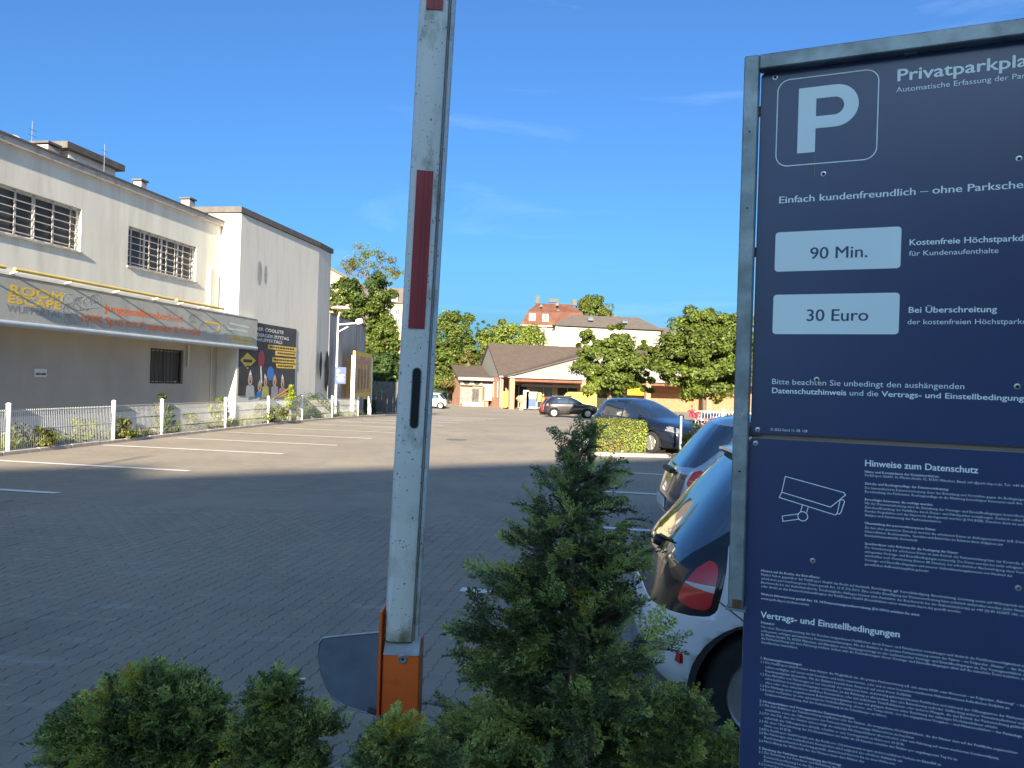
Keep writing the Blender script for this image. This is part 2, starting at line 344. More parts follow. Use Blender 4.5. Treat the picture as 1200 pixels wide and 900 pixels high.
m = MB(); m.box(wp((6+SB)/2, ROOFZ-.09, .06), (.12, SB-6-.05, .17), X=G, Y=WE); m.build('gutter', mat('gutter_stone', (.55, .5, .45), .85, .3, 3, .4, 15, dirt=(.2, .16, .13), dscale=3, damt=.8), bld)
m = MB(); m.box(wp((6+SB)/2, ROOFZ+.02, .075), (.17, SB-6-.02, .05), X=G, Y=WE); m.build('roof_edge', roofd, bld)
m = MB(); m.box(wp((6+SB)/2, .28, .025), (.05, SB-6.1, .56), X=G, Y=WE); m.build('plinth', plastg, bld)
barm = mat('bar_tan', (.50, .45, .40), .6, .15, 6)
def barred(hole, nx, nz, dark=False):
    a, b_, c_, d = hole; fr = MB()
    fm = whitem if not dark else mat('dark_frame', (.05, .045, .04), .5)
    for u0, v0, u1, v1 in ((a, c_+.03, b_, c_+.03), (a, d-.03, b_, d-.03)): fr.box(wp((a+b_)/2, v0, -.14), (.06, b_-a, .06), X=G, Y=WE)
    k = 4 if not dark else 2
    for i in range(k+1): fr.box(wp(a+.03+(b_-a-.06)*i/k, (c_+d)/2, -.14), (.06, .06, d-c_-.13), X=G, Y=WE)
    win = fr.build('window', fm, bld)
    for i in range(k):
        x0 = a+.06+(b_-a-.06)*i/k; x1 = a+(b_-a-.06)*(i+1)/k
        MB().box(wp((x0+x1)/2, (c_+d)/2, -.155), (.012, x1-x0-.004, d-c_-.14), X=G, Y=WE).build('pane', darkg, win)
    if not dark:
        for i in range(nz): MB().box(wp((a+b_)/2, c_+(d-c_)*(i+.6)/nz, -.06), (.02, b_-a-.01, .026), X=G, Y=WE).build('bar', barm, win)
    for i in range(nx):
        thick = .06 if (i % 2 == 0 and not dark) else .028
        MB().box(wp(a+(b_-a)*(i+.5)/nx, (c_+d)/2, -.085 if not dark else -.03), (.02, thick, d-c_-.02), X=G, Y=WE).build('bar', barm if not dark else fm, win)
    if not dark: MB().box(wp((a+b_)/2, c_-.03, .02), (.07, b_-a+.08, .05), X=G, Y=WE).build('sill', mat('sill_stone', (.42, .38, .34), .9, .2, 5), win)
barred(w1, 10, 6); barred(w2, 8, 6); barred(w3, 9, 0, True)
# block at the far end
BO = .82; s_e = 35.9; bz = 7.95
kc = wp(SB, 0, BO); kd = Vector((-9.28, 35.4, 0)); ke = Vector((-9.12, 37.1, 0)); kf = ke-G*9; kg = wp(SB, 0, -8)
m = MB(); poly = [wp(SB, 0, -8), kc, kd, ke, kf]
for a, b_ in zip(poly, poly[1:]): m.add([a-UP*.3, b_-UP*.3, b_+UP*bz, a+UP*bz], [(0, 1, 2, 3)])
m.build('tall_wall', plastg, bld)
m = MB(); 
def push(p, q): return p+q
m.prism([p+UP*(bz+.02)+dv for p, dv in zip(poly, (-WE*.1, -WE*.1+G*.06, G*.07, G*.07+WE*.1, WE*.1))], UP*.22); m.build('roof_fascia', roofd, bld)
for px, py, hh, ww in ((55, 186, .34, .5), (164, 226, .36, .3), (220, 248, .42, .36)):
    p = hit(px, py, WO-G*1.6, G); ch = MB().box(p+UP*(hh/2-.25), (ww, ww, hh+.5), X=G, Y=WE).build('chimney', mat('chimney_brick', (.34, .3, .3), .9, .2, 8), bld)
    MB().box(p+UP*(hh+.06), (ww*1.3, ww*1.3, .06), X=G, Y=WE).build('cap', roofd, ch)
for px, py in ((331, 296), (383, 312)):
    p = hit(px, py, WO+G*-.6, G); MB().box(p+UP*.1, (.3, .3, .8), X=G, Y=WE).build('chimney', roofd, bld)
a_ = hit(78, 190, WO-G*1.2, G); s0 = (a_-WO).dot(WE); s1 = (hit(143, 212, WO-G*1.2, G)-WO).dot(WE)
rh = MB().box(wp((s0+s1)/2, 8.0, -2.6), (2.6, s1-s0-.4, .9), X=G, Y=WE).build('roof_house', whitem, bld)
MB().prism([wp(s0-.1, 8.42, -1.1), wp(s0-.1, 8.42, -4.2), wp(s1, 8.42, -4.2), wp(s1, 8.42, -1.1)], UP*.2).build('roof_slab', roofd, rh)
for px, py, hh in ((37, 176, 1.0), (122, 196, .9)):
    p = hit(px, py, WO-G*.7, G); hh *= .8; q = MB().tube(p-UP*.5, p+UP*hh, .009, n=6)
    for k in (.5, .7): q.tube(p+UP*hh*k-WE*.16, p+UP*hh*k+WE*.16, .006, n=5)
    q.build('antenna', mat('steel_grey', (.16, .16, .18), .5, .1), bld)
p = hit(17, 166, WO-G*.6, G); MB().lathe(p, G+UP*.3-WE*.5, [(.001, 0), (.10, .015), (.17, .05), (.175, .05), (.09, -.0), (.001, -.015)], 20).tube(p, p-UP*.5, .02).build('satellite_dish', mat('dish_grey', (.3, .3, .3), .6), bld, smooth=True)
p1 = hit(246, 313, WO+G*.07, G); p2 = hit(244, 361, WO+G*.07, G); MB().tube(p1, Vector((p1.x, p1.y, p2.z)), .05).tube(p1, p1-G*.1, .05).build('drain_pipe', whitem, bld)
p1 = hit(221, 405, WO+G*.05, G); MB().tube(p1, p1-UP*.75, .035).build('drain_pipe', plastg, bld)
p1 = hit(248, 410, WO+G*.02, G); MB().tube(p1+UP*.4, Vector((p1.x, p1.y, .4)), .02).build('wall_joint', plastg, bld)
p1 = hit(47, 437, WO, G); vt = MB().box(p1+G*.012, (.02, .42, .22), X=G, Y=WE).build('vent_plate', whitem, bld)
for k in (-1, 1): MB().box(p1+G*.03+WE*.09*k-UP*.03, (.02, .14, .05), X=G, Y=WE).build('vent_slot', roofd, vt)
# stains on the grey block wall
for px, py, ww, hh in ((304, 320, .16, 1.0), (311, 322, .1, .8)):
    p = hit(px, py, kc, G); disc_m = MB(); disc(disc_m, p+G*.004, ww, 12, WE, UP, ry=hh/2); disc_m.build('stain', mat('stain', (.33, .32, .31), .95, .2, 6), bld)

# canopy and long sign board ------------------------------------------------------------
BD = 1.0; e_s = 30.15; s_s = 7.5; bt_z, bb_z = 4.02, 2.90
MB().box(wp((s_s+SB)/2, 3.0, .47), (.92, SB-s_s, .14), X=G, Y=WE).build('canopy', plastg, bld)
MB().box(wp((s_s+SB)/2, 4.10, .03), (.05, SB-s_s, .34), X=G, Y=WE).build('white_band', mat('band_white', (.80, .80, .75), .8, .05, 2), bld)
aw = thing('sign_board', 'long grey canopy sign board with yellow and orange lettering on the cream building', 'sign', wp(18, 2.9, BD))
sheet = mat('board_sheet', (.40, .40, .37), .6, .1, 1.5, dirt=(.28, .27, .24), dscale=1.6, damt=.6, dlo=.45, dhi=.75)
blk = mat('black_metal', (.04, .04, .042), .5)
stp = 2.3; joints = [e_s-stp*k for k in range(11) if e_s-stp*k > s_s-.5][::-1]
for a, b_ in zip(joints, joints[1:]): MB().box(wp((a+b_)/2, (bt_z+bb_z)/2, BD-.03), (.06, b_-a-.01, bt_z-bb_z), X=G, Y=WE).build('board_panel', sheet, aw)
MB().box(wp((joints[0]+e_s)/2, bt_z+.03, BD-.06), (.16, e_s-joints[0], .05), X=G, Y=WE).build('cap', plast, aw)
MB().tube(wp(joints[0], bb_z-.02, BD-.03), wp(e_s, bb_z-.02, BD-.03), .075, n=12).build('bottom_rail', mat('rail_blue', (.34, .40, .46), .5, .1, 3), aw, smooth=True)
MB().box(wp(e_s-.02, (bt_z+bb_z)/2-.02, BD-.1), (.2, .03, bt_z-bb_z+.05), X=G, Y=WE).build('end_cap', sheet, aw)
yel = mat('yellow_tube', (.62, .46, .12), .5, .1, 4)
def tub(px, py): p = hit(px, py, WO+G*(BD+.28), G); return (p-WO).dot(WE), p.z
tz_ = 4.14; tr_ = []
for pa_, pb2 in (((-60, 296), (6, 312)), ((17, 315), (203, 355)), ((207, 356), (262, 369))):
    a = tub(*pa_)[0]; b_ = tub(*pb2)[0]; tr_.append((a, b_)); MB().tube(wp(a, tz_, BD+.28), wp(b_, tz_, BD+.28), .045, n=12).build('light_tube', yel, aw, smooth=True)
for px in (-45, 12, 76, 133, 179, 208, 232): 
    p = hit(px, 322+(px-12)*.22, WO+G*BD, G); a = (p-WO).dot(WE); m = MB(); m.box(wp(a, bt_z+.075, BD+.13), (.34, .035, .035), X=(G+UP*.25).normalized(), Y=WE).build('lamp_arm', whitem, aw)
orange = mat('print_orange', (.80, .20, .04), .6, .05, 4); ylw = mat('print_yellow', (.74, .50, .07), .6, .12, 4); pale = mat('print_pale', (.24, .25, .24), .6, .1, 4); pblue = mat('print_blue', (.50, .56, .56), .6, .1, 4)
def apos(px, py): return hit(px, py, WO+G*(BD+.003), G)
def atext(s, pa, pb, cap, mt, bold=.03):
    a = apos(*pa); b_ = apos(*pb); m = MB(); put_text(m, s, a, WE, UP, cap, (b_-a).dot(WE), bold, 3); return m.build('lettering', mt, aw)
atext('Junggesellenabschied', (122.5, 364.5), (213, 380), .22, orange, .03)
atext('100% Spaß mit Freunden & Familie', (93, 376.5), (234, 396), .23, orange, .03)
atext('ROOM', (10, 343.5), (73, 355), .22, ylw, .06); atext('ESCAPE', (8, 354), (71, 365), .20, ylw, .06); atext('WUPPERTAL', (8, 365), (72, 374), .19, pale, .0)
for k, (px, py) in enumerate(((82, 350), (96, 356), (84, 362), (107, 354), (240, 384), (226, 373), (262, 385), (84, 374), (112, 350))):
    m = MB(); c = apos(px, py); rr = random.uniform(.14, .24)
    for q in range(3):
        pts = [c+WE*(rr*1.5*(1-.25*q)*math.cos(i*.5+q))+UP*(rr*.8*(1-.2*q)*math.sin(i*.55)) for i in range(11)]
        for a, b_ in zip(pts, pts[1:]): m.box((a+b_)/2, ((b_-a).length, .014, .002), X=(b_-a).normalized(), Z=G)
    m.build('ornament', pale if k % 3 else pblue, aw)
for pts, mt in ((((241, 377), (258, 380), (257, 387), (250, 390)), ylw), (((243, 389), (262, 392)), pblue), (((270, 379), (292, 384)), pblue), (((268, 385), (290, 389)), pblue), (((268, 394), (296, 399)), ylw), (((272, 399), (297, 403)), ylw)):
    m = MB()
    for a, b_ in zip(pts, pts[1:]):
        a = apos(*a); b_ = apos(*b_); m.box((a+b_)/2, ((b_-a).length+.05, .07, .002), X=(b_-a).normalized(), Z=G)
    m.build('printed_shape', mt, aw)

# poster on the block wall ---------------------------------------------
pz = kc+G*.03
def pp(zx, zy):                                                     # measured on the 8.18x enlargement
    return hit(270+zx/8.18, 370+zy/8.18, pz, G)
def ph(p): return (p-WO).dot(WE), p.z
A = ph(pp(60, 350)); Bq = ph(pp(635, 130)); s0, s1, zt, zb = SB+.12, Bq[0], Bq[1], ph(pp(610, 690))[1]-.3
pst = thing('wall_poster', 'large black birthday party poster with balloons on the grey wall end', 'poster', wp(s0, zb, BO))
def wq(s, z, off): return WO+WE*s+G*(BO+off)+UP*z
MB().box(wq((s0+s1)/2, (zt+zb)/2, .012), (.02, s1-s0, zt-zb), X=G, Y=WE).build('poster_sheet', mat('poster_black', (.035, .035, .04), .5, .3, 3), pst)
wt = mat('print_white', (.72, .72, .72), .6, .05)
lt = MB(); wdt = s1-s0
for s, xa_, xb_, ya_, yb_, fr in (('DER COOLSTE', 285, 510, 133, 163, .17), ('KINDERGEBURTSTAG', 285, 560, 190, 225, .25), ('WUPPERTALS', 285, 497, 236, 262, .12)):
    a = ph(pp(xa_, ya_)); b_ = ph(pp(xb_, yb_)); wd_ = (b_[0]-a[0])/(1-fr); put_text(lt, s, wq(b_[0]-wd_, a[1]-.04, .026), WE, UP, .135, wd_, .035, 2)
lt.build('lettering', wt, pst)
def prect(z4, mt, name, off=.026):
    a = ph(pp(z4[0], z4[1])); b_ = (ph(pp(z4[2], z4[1]))[0], ph(pp(z4[0], z4[3]))[1]); return MB().box(wq((a[0]+b_[0])/2, (a[1]+b_[1])/2, off), (.004, abs(b_[0]-a[0]), abs(b_[1]-a[1])), X=G, Y=WE).build(name, mt, pst)
for q in ((362, 275, 635, 318), (437, 335, 630, 380), (402, 397, 632, 442), (442, 458, 630, 500)):
    o = prect(q, ylw, 'yellow_band'); a = ph(pp(q[0]+14, (q[1]+q[3])/2)); b_ = ph(pp(q[2]-20, (q[1]+q[3])/2)); mm = MB()
    k = a[0]
    while k < b_[0]-.1: ww = random.uniform(.08, .22); mm.box(wq(k+ww/2, a[1], .03), (.004, ww, .07), X=G, Y=WE); k += ww+.05
    mm.build('small_print', blk, o)
def pdisc(zx, zy, rx, ry, mt, name, off=.028, k=18):
    p = ph(pp(zx, zy)); mm = MB(); disc(mm, wq(p[0], p[1], off), rx, k, WE, UP, ry=ry); return mm.build(name, mt, pst)
def ppoly(pts, mt, name, off=.027):
    return MB().poly([wq(*ph(pp(*q)), off) for q in pts]).build(name, mt, pst)
ppoly(((95, 425), (165, 352), (245, 430), (165, 512)), ylw, 'emblem'); a = ph(pp(120, 430)); mm = MB(); 
mm.box(wq(a[0]+.36, a[1], .031), (.003, .66, .12), X=G, Y=WE).box(wq(a[0]+.4, a[1]-.22, .031), (.003, .3, .08), X=G, Y=WE); mm.build('emblem_band', blk, pst)
redb = mat('balloon_red', (.45, .04, .05), .4); blub = mat('balloon_blue', (.03, .16, .5), .4); skin = mat('print_skin', (.5, .36, .28), .7, .1)
pdisc(297, 415, .27, .36, redb, 'balloon'); pdisc(385, 552, .30, .30, blub, 'balloon')
MB().poly([wq(*ph(pp(*q)), .029) for q in ((285, 480), (298, 480), (306, 650), (292, 650))]).build('balloon_string', wt, pst)
greys = [mat('print_grey%s' % c, cc, .7, .15, 5) for c, cc in (('a', (.4, .4, .4)), ('b', (.45, .4, .3)), ('c', (.3, .3, .36)))]
cols = [greys[0], blub, mat('print_ochre', (.42, .38, .12), .7, .15, 5), greys[2], mat('print_pink', (.45, .2, .24), .7, .15, 5)]
hairm = [mat('print_hair_dark', (.06, .04, .03), .7), mat('print_hair_fair', (.30, .2, .1), .7)]
for i, (hx, hy, sc) in enumerate(((190, 612, 1.1), (282, 682, .85), (337, 632, .9), (425, 632, .9), (500, 645, 1.0))):
    ppoly(((hx-42*sc, 790), (hx-34*sc, hy+60*sc), (hx-10, hy+40*sc), (hx+10, hy+40*sc), (hx+34*sc, hy+60*sc), (hx+38*sc, 770)), cols[i], 'printed_figure', .0262+.0004*i)
    pdisc(hx-1, hy-7, .21*sc, .25*sc, hairm[i % 2], 'printed_hair', .0290); pdisc(hx, hy, .155*sc, .21*sc, skin, 'printed_face', .0295)
    for ex in (-7, 7): pdisc(hx+ex*sc, hy-8*sc, .025, .03, blk, 'printed_eye', .0302, 8)
    ppoly(((hx-13*sc, hy-40*sc), (hx+13*sc, hy-43*sc), (hx+3-6*(i % 3), hy-88*sc)), greys[0] if i % 2 else wt, 'printed_hat', .0298)
    pdisc(hx, hy+16*sc, .05*sc, .07*sc, blk, 'printed_mouth', .0302)
for k in range(3): ppoly(((400+k*45, 795-k*8), (420+k*50, 795-k*8), (608, 675+k*45), (608, 655+k*45)), ylw, 'yellow_stripe', .031+.001*k)

# lower yard wall ----------------------------------------------------------
yw0 = ke+Vector((.02, .03, 0)); yw1 = Vector((-8.98, 45.6, 0)); m = MB(); dd = (yw1-yw0).normalized(); nn_ = Vector((dd.y, -dd.x, 0))
m.prism([yw0-UP*.6, yw1-UP*.6, yw1+UP*5.0, yw0+UP*5.0], -nn_*.3); yw = thing('yard_wall', 'stained grey plaster wall continuing lower behind the tall block', 'wall', (yw0+yw1)/2)
m.build('wall_face', plasty, yw); MB().box((yw0+yw1)/2+UP*5.03-nn_*.15, (.42, (yw1-yw0).length+.1, .06), X=nn_, Y=dd).build('coping', roofd, yw)
st = mat('soot', (.05, .048, .045), .95, .3, 5)
for px, py, a, b_ in ((383, 437, .4, 1.1), (376, 428, .25, .7)):
    p = hit(px, py, yw0+nn_*.006, nn_); pts = [p+dd*(a*math.cos(i*PI/8)*random.uniform(.6, 1.1))+UP*(b_*math.sin(i*PI/8)*random.uniform(.8, 1.1)) for i in range(16)]
    MB().poly(pts).build('soot_stain', st, yw)

# fence with posts ------------------------------------------------------------
fc = thing('fence', 'low white wire mesh fence with white posts in front of the cream building', 'fence', ground(139, 518))
pxs = [(8.6, 532), (139, 518.5), (192, 512), (262.8, 503.5), (316, 498), (358, 494), (391, 491), (419, 489)]
pb = [ground(*q) for q in pxs]; fd = (pb[-1]-pb[0]); fd.z = 0; fd.normalize(); base0 = pb[0]
pb = [base0+fd*((p-base0).dot(fd)) for p in pb]; pb = [Vector((p.x, p.y, gz(p.y))) for p in pb]
pb = [pb[0]-fd*3.4, pb[0]-fd*1.0]+pb if False else [pb[0]-fd*3.3]+pb
pwht = mat('fence_white', (.74, .75, .74), .45, .05, 8)
for p in pb: 
    m = MB().tube(p-UP*.05, p+UP*1.03, .05, n=12).lathe(p+UP*1.03, UP, [(.055, 0), (.055, .02), (.03, .045), (.001, .05)], 12); m.build('post', pwht, fc, smooth=True)
for i, (a, b_) in enumerate(zip(pb, pb[1:])):
    m = MB(); ln = (b_-a).length; k = int(ln/.055); rw = .008 if i < 2 else .0035
    for j in range(1, k):
        p = a.lerp(b_, j/k); m.box(p+UP*.48, (rw, rw, .9), X=fd, Y=G)
    for z in ((.08, .5, .9) if i < 2 else (.06, .3, .62, .93)): m.box((a+b_)/2+UP*z, (ln-.1, .012, .012), X=(b_-a).normalized(), Y=G)
    m.build('mesh_panel', pwht, fc)
kerbm = mat('kerb_concrete', (.40, .36, .31), .9, .15, 8, .3, dirt=(.2, .18, .15), dscale=5, damt=.6)
k0 = pb[0]+G*.12-fd*2; soil = mat('soil', (.16, .125, .09), .95, .3, 8, .6, 20)
kb = thing('kerb', 'narrow concrete kerb under the low white fence', 'kerb', pb[2]+G*.12)
for i in range(32):
    p = k0+fd*(1.0*i+.5); MB().bbox(p+UP*(gz(p.y)-p.z+.03+random.uniform(-.004, .004)), (.99, .1, .1), .012, X=fd, Y=Vector((-fd.y, fd.x, 0))).build('kerb_stone', kerbm, kb)
bed = MB(); aa = pb[0]-fd*6
for i in range(20):
    p = aa+fd*(2.2*i); q = aa+fd*(2.2*(i+1)); bed.add([(p.x, p.y, gz(p.y)+.02), (q.x, q.y, gz(q.y)+.02), (q.x-G.x*1.5, q.y-G.y*1.5, gz(q.y)+.03), (p.x-G.x*1.5, p.y-G.y*1.5, gz(p.y)+.03)], [(0, 1, 2, 3)])
struct(bed.build('planting_bed', soil))

# lamp post ------------------------------------------------------------------
lb = Vector((at(393, 480, 35.5).x, 35.5, gz(35.5))); lp = thing('street_lamp', 'white street lamp with a blue parking sign in front of the grey wall', 'street lamp', lb)
zt_ = at(404, 372, lb.y).z; m = MB(); m.lathe(lb, UP, [(.075, 0), (.075, .5), (.055, .55), (.04, zt_-lb.z)], 14); m.build('pole', whitem, lp, smooth=True)
tp = Vector((lb.x, lb.y, zt_))+Vector((0.0, 0, 0)); m = MB(); lean = Vector((.0, 0, 0))
hd = tp+UP*.45+Vector((.12, 0, 0)); MB().lathe(hd-UP*.1, UP, [(.12, 0), (.46, .04), (.47, .1), (.32, .16), (.001, .2)], 20).tube(tp, hd, .04).build('lamp_head', mat('lamp_cover', (.62, .5, .45), .4, .1), lp, smooth=True)
a0 = tp-UP*.35; a1 = a0+Vector((.95, -.1, .1)); m = MB(); m.path([a0, a1], .035, 8).path([a0-UP*.35, a0+Vector((.5, -.05, -.08))], .03, 8); m.build('arm', whitem, lp)
MB().lathe(a1+Vector((-.1, 0, .02)), (1, 0, .3), [(.05, 0), (.14, .06), (.15, .2), (.12, .34), (.001, .36)], 16).build('camera_housing', whitem, lp, smooth=True)
sg = at(399, 440, lb.y-.1); bl = mat('sign_blue', (.012, .045, .20), .4)
sb = MB().box(sg, (.52, .03, .78)).build('sign_panel', bl, lp); mm = MB(); put_text(mm, 'P', sg+Vector((-.18, -.017, .1)), (1, 0, 0), UP, .2, None, .04)
for k in range(4): mm.box(sg+Vector((.0, -.017, .02-.1*k)), (.36-.08*(k % 2), .002, .03))
mm.build('sign_print', wt, sb)

# billboard ---------------------------------------------------------------------
b0 = Vector((-8.45, 40.0, 0)); b1 = Vector((-8.42, 44.6, 0)); bd = (b1-b0).normalized(); bn = Vector((bd.y, -bd.x, 0)); gl = gz(40.)
zt2 = at(415, 411, 40).z; zb2 = at(414, 466, 40).z
bb = thing('billboard', 'upright yellow framed billboard beside the street lamp near the grey wall', 'billboard', (b0.x, b0.y, gl))
MB().box((b0+b1)/2+UP*(zt2+zb2)/2, (.12, (b1-b0).length, zt2-zb2), X=bn, Y=bd).build('frame', ylw, bb)
MB().box((b0+b1)/2+UP*(zt2+zb2)/2+bn*.064, (.01, (b1-b0).length-.5, zt2-zb2-.5), X=bn, Y=bd).build('poster', mat('poster_ochre', (.5, .32, .12), .6, .4, 1.5), bb)
mm = MB()
for k in range(4): mm.box(b0+bd*(1.0+.85*k)+UP*((zt2+zb2)/2-.25)+bn*.072, (.004, .42, 1.1), X=bn, Y=bd)
mm.build('printed_figure', mat('print_brown', (.25, .15, .10), .7, .3, 3), bb)
mm = MB(); mm.box(b0+bd*2.3+UP*(zt2-.55)+bn*.072, (.004, 3.2, .25), X=bn, Y=bd); mm.build('printed_band', mat('print_rose', (.55, .25, .2), .7), bb)
for q in (b0-bd*.08, b1+bd*.05): MB().box(q+UP*(zt2+gl-.6)/2, (.2, .14, zt2-gl+.1), X=bn, Y=bd).build('post', whitem, bb)
# ------------------------------------------------------------------ parking sign
SX = Vector((.918, -.397, 0)).normalized(); SN = Vector((-SX.y*-1, -SX.x, 0)); SN = Vector((SX.y, -SX.x, 0)); SP = at(889, 450, 1.85)
if SN.dot(Vector((0, -1, 0))) < 0: SN = -SN
def sp(px, py, off=0.): return hit(px, py, SP+SN*off, SN)
navy = mat('sign_navy', (.036, .056, .150), .30, .1, 2, spec=.5); swhite = mat('sign_print_white', (.80, .94, .98), .5, .03)
swtext = mat('sign_text_white', (.84, .95, .98), .5, .03)
galv = mat('galvanised_steel', (.28, .325, .35), .5, .3, 14, .15, 60, metal=.5, dirt=(.16, .18, .19), dscale=9, damt=.7)
rust = mat('rusty_steel', (.16, .09, .05), .9, .4, 20)
sign = thing('parking_sign', 'large navy blue private car park sign in a galvanised frame at the right', 'sign', (SP.x+.3, SP.y+.1, 0))
tl = sp(893, 86); bl_ = sp(878, 507); bl2 = sp(877, 513)
def sc_(p): return (p-SP).dot(SX), p.z
t0 = sc_(tl)[0]; zt = sc_(tl)[1]; zm = sc_(bl_)[1]; zm2 = sc_(bl2)[1]; t1 = t0+1.0
def sq(t, z, off=0.): return SP+SX*t+SN*off+UP*(z-SP.z)
def roundrect(t0, t1, z0, z1, r, k=6):
    pts = []
    for cx_, cz_, a0 in ((t1-r, z1-r, 0), (t0+r, z1-r, 90), (t0+r, z0+r, 180), (t1-r, z0+r, 270)):
        pts += [(cx_+r*math.cos(R(a0+90*i/k)), cz_+r*math.sin(R(a0+90*i/k))) for i in range(k+1)]
    return pts
edge = mat('panel_edge', (.28, .24, .22), .5, .1)
panels = []
t0b = sc_(sp(878, 700))[0]
for nm, a, z0, z1 in (('upper_panel', t0, zm, zt), ('lower_panel', t0-.003, zm2-1.02, zm2)):
    rr = roundrect(a, t1, z0, z1, .012); m = MB(); m.prism([sq(x, z, -.003) for x, z in rr], SN*.003, 0)
    o = m.build('panel', navy, sign); panels.append(o); o['label'] = 'navy blue %s of the sign' % nm.replace('_', ' ')
    MB().prism([sq(x, z, -.0055) for x, z in roundrect(a-.0015, t1, z0-.0015, z1+.0015, .012)], SN*.002).build('panel_back', edge, o)
up, low = panels
MB().box(sq((t0+t1)/2, (zm+zm2)/2, -.012), (t1-t0-.004, .008, .03), X=SX, Y=-SN).build('joint_rail', mat('joint_brown', (.25, .19, .15), .8), sign)
OF = .0006
def stext(par, s, px, py, cap_px, right=None, bold=0., res=3, name='lettering', mt=None, mb=None, center=False, maxw=None):
    p = sp(px, py); a, z = sc_(p); z2 = sc_(sp(px, py-cap_px))[1]; cap = z2-z; wd = None
    if right: wd = sc_(sp(*right))[0]-a
    m = mb if mb is not None else MB()
    if wd is None and maxw:
        vs, _ = textgeo(s, 1, bold); ww = max(v[0] for v in vs)*cap/CAP
        if ww > maxw: wd = maxw
    put_text(m, s, sq(a, z, OF), SX, UP, cap, wd, bold, res, 0, center)
    if mb is None: return m.build(name, mt or swtext, par)
def rim(par, pts, wd, name='outline', mt=None, closed=True, off=OF):
    m = MB(); seq = list(zip(pts, pts[1:]+pts[:1])) if closed else list(zip(pts, pts[1:]))
    for (a, b_), (c_, d) in seq:
        v = Vector((c_-a, d-b_)); L_ = v.length
        if L_ < 1e-6: continue
        v /= L_; nx, ny = -v.y*wd/2, v.x*wd/2; e = wd*.3
        m.poly([sq(a-v.x*e+nx, b_-v.y*e+ny, off), sq(a-v.x*e-nx, b_-v.y*e-ny, off), sq(c_+v.x*e-nx, d+v.y*e-ny, off), sq(c_+v.x*e+nx, d+v.y*e+ny, off)])
        off += 2e-6
    return m.build(name, mt or swtext, par)
# P emblem
a = sc_(sp(912, 95)); b_ = sc_(sp(1027, 186)); rim(up, roundrect(a[0], b_[0], b_[1], a[1], .028, 8), .0024, 'emblem_outline')
pa = sc_(sp(934, 180)); pb_ = sc_(sp(1007, 103)); zt_p = sc_(sp(936, 104))[1]; x0, z0 = pa; Wd = pb_[0]-x0; Hh = zt_p-z0; st_ = Wd*.30
outer = [(x0, z0), (x0+st_, z0), (x0+st_, z0+Hh*.36)]; r_ = Hh*.32; ccx = x0+Wd-r_; ccz = z0+Hh-r_
outer += [(ccx+r_*math.cos(R(q)), ccz+r_*math.sin(R(q))) for q in range(-90, 91, 12)]; outer += [(x0, z0+Hh)]
m = MB(); ri = Hh*.135; inner = [(x0+st_, ccz-ri)]+[(ccx-.1*r_+ri*math.cos(R(q)), ccz+ri*math.sin(R(q))) for q in range(-90, 91, 15)]+[(x0+st_, ccz+ri)]
# stem, then the bowl as a band between outer and inner curves
m.poly([sq(*q, OF) for q in ((x0, z0), (x0+st_, z0), (x0+st_, z0+Hh), (x0, z0+Hh))])
oo = [(x0+st_, z0+Hh*.36)]+[(ccx+r_*math.cos(R(q)), ccz+r_*math.sin(R(q))) for q in range(-90, 91, 10)]+[(x0+st_, z0+Hh)]
ii = [(x0+st_, ccz-ri)]+[(ccx-.05*r_+ri*math.cos(R(q)), ccz+ri*math.sin(R(q))) for q in range(-90, 91, 10)]+[(x0+st_, ccz+ri)]
for k in range(len(oo)-1): m.poly([sq(*q, OF) for q in (oo[k], oo[k+1], ii[k+1], ii[k])])
m.build('emblem_letter', swhite, up)
stext(up, 'Privatparkplatz', 1050, 95.5, 14.5, (1228, 71), .022)
stext(up, 'Automatische Erfassung der Parkzeit', 1050, 108.5, 6.4, (1226, 88.5))
stext(up, 'Einfach kundenfreundlich – ohne Parkschein', 912, 238.5, 8.4, (1212, 219.5), .018)
for (qa, qb, s, cpx, ctr) in (((909, 272.5), (1055, 317), '90 Min.', 14.5, (982, 302.5)), ((906.5, 345.5), (1053, 392), '30 Euro', 14.5, (980, 376))):
    a = sc_(sp(*qa)); b_ = sc_(sp(*qb)); z1_ = sc_(sp(qb[0], qa[1]-(4.5 if s[0] == '9' else 1)))[1]; z1_ = a[1]; z0_ = sc_(sp(qa[0], qa[1]+46))[1]
    m = MB(); m.poly([sq(x, z, OF) for x, z in roundrect(a[0], b_[0], z0_, z1_, .008)]); o = m.build('price_field', swhite, up)
    p = sc_(sp(*ctr)); z2 = sc_(sp(ctr[0], ctr[1]-cpx))[1]; m = MB(); put_text(m, s, sq(p[0], p[1], OF+.0005), SX, UP, z2-p[1], None, .01, 4, 0, True, 1.06); m.build('lettering', navy, o)
stext(up, 'Kostenfreie Höchstparkdauer', 1065, 287.5, 7.2, (1225, 280.5), .02); stext(up, 'für Kundenaufenthalte', 1065, 300, 6.2, (1170, 296.5))
stext(up, 'Bei Überschreitung', 1064, 366.5, 7.2, (1168, 366.5), .02); stext(up, 'der kostenfreien Höchstparkdauer', 1063, 380, 6.2, (1226, 380.5))
stext(up, 'Bitte beachten Sie unbedingt den aushängenden', 904, 450, 6.6, (1130, 457))
stext(up, 'Datenschutzhinweis', 904, 460.5, 6.6, (991.5, 463.2), .02); stext(up, 'und die', 995, 463.3, 6.6, (1029, 464.5)); stext(up, 'Vertrags- und Einstellbedingungen.', 1033, 464.6, 6.6, (1216, 470.8), .02)
stext(up, '© 2022 Stand 11. 08. 108', 903, 504.5, 3, (946, 506))
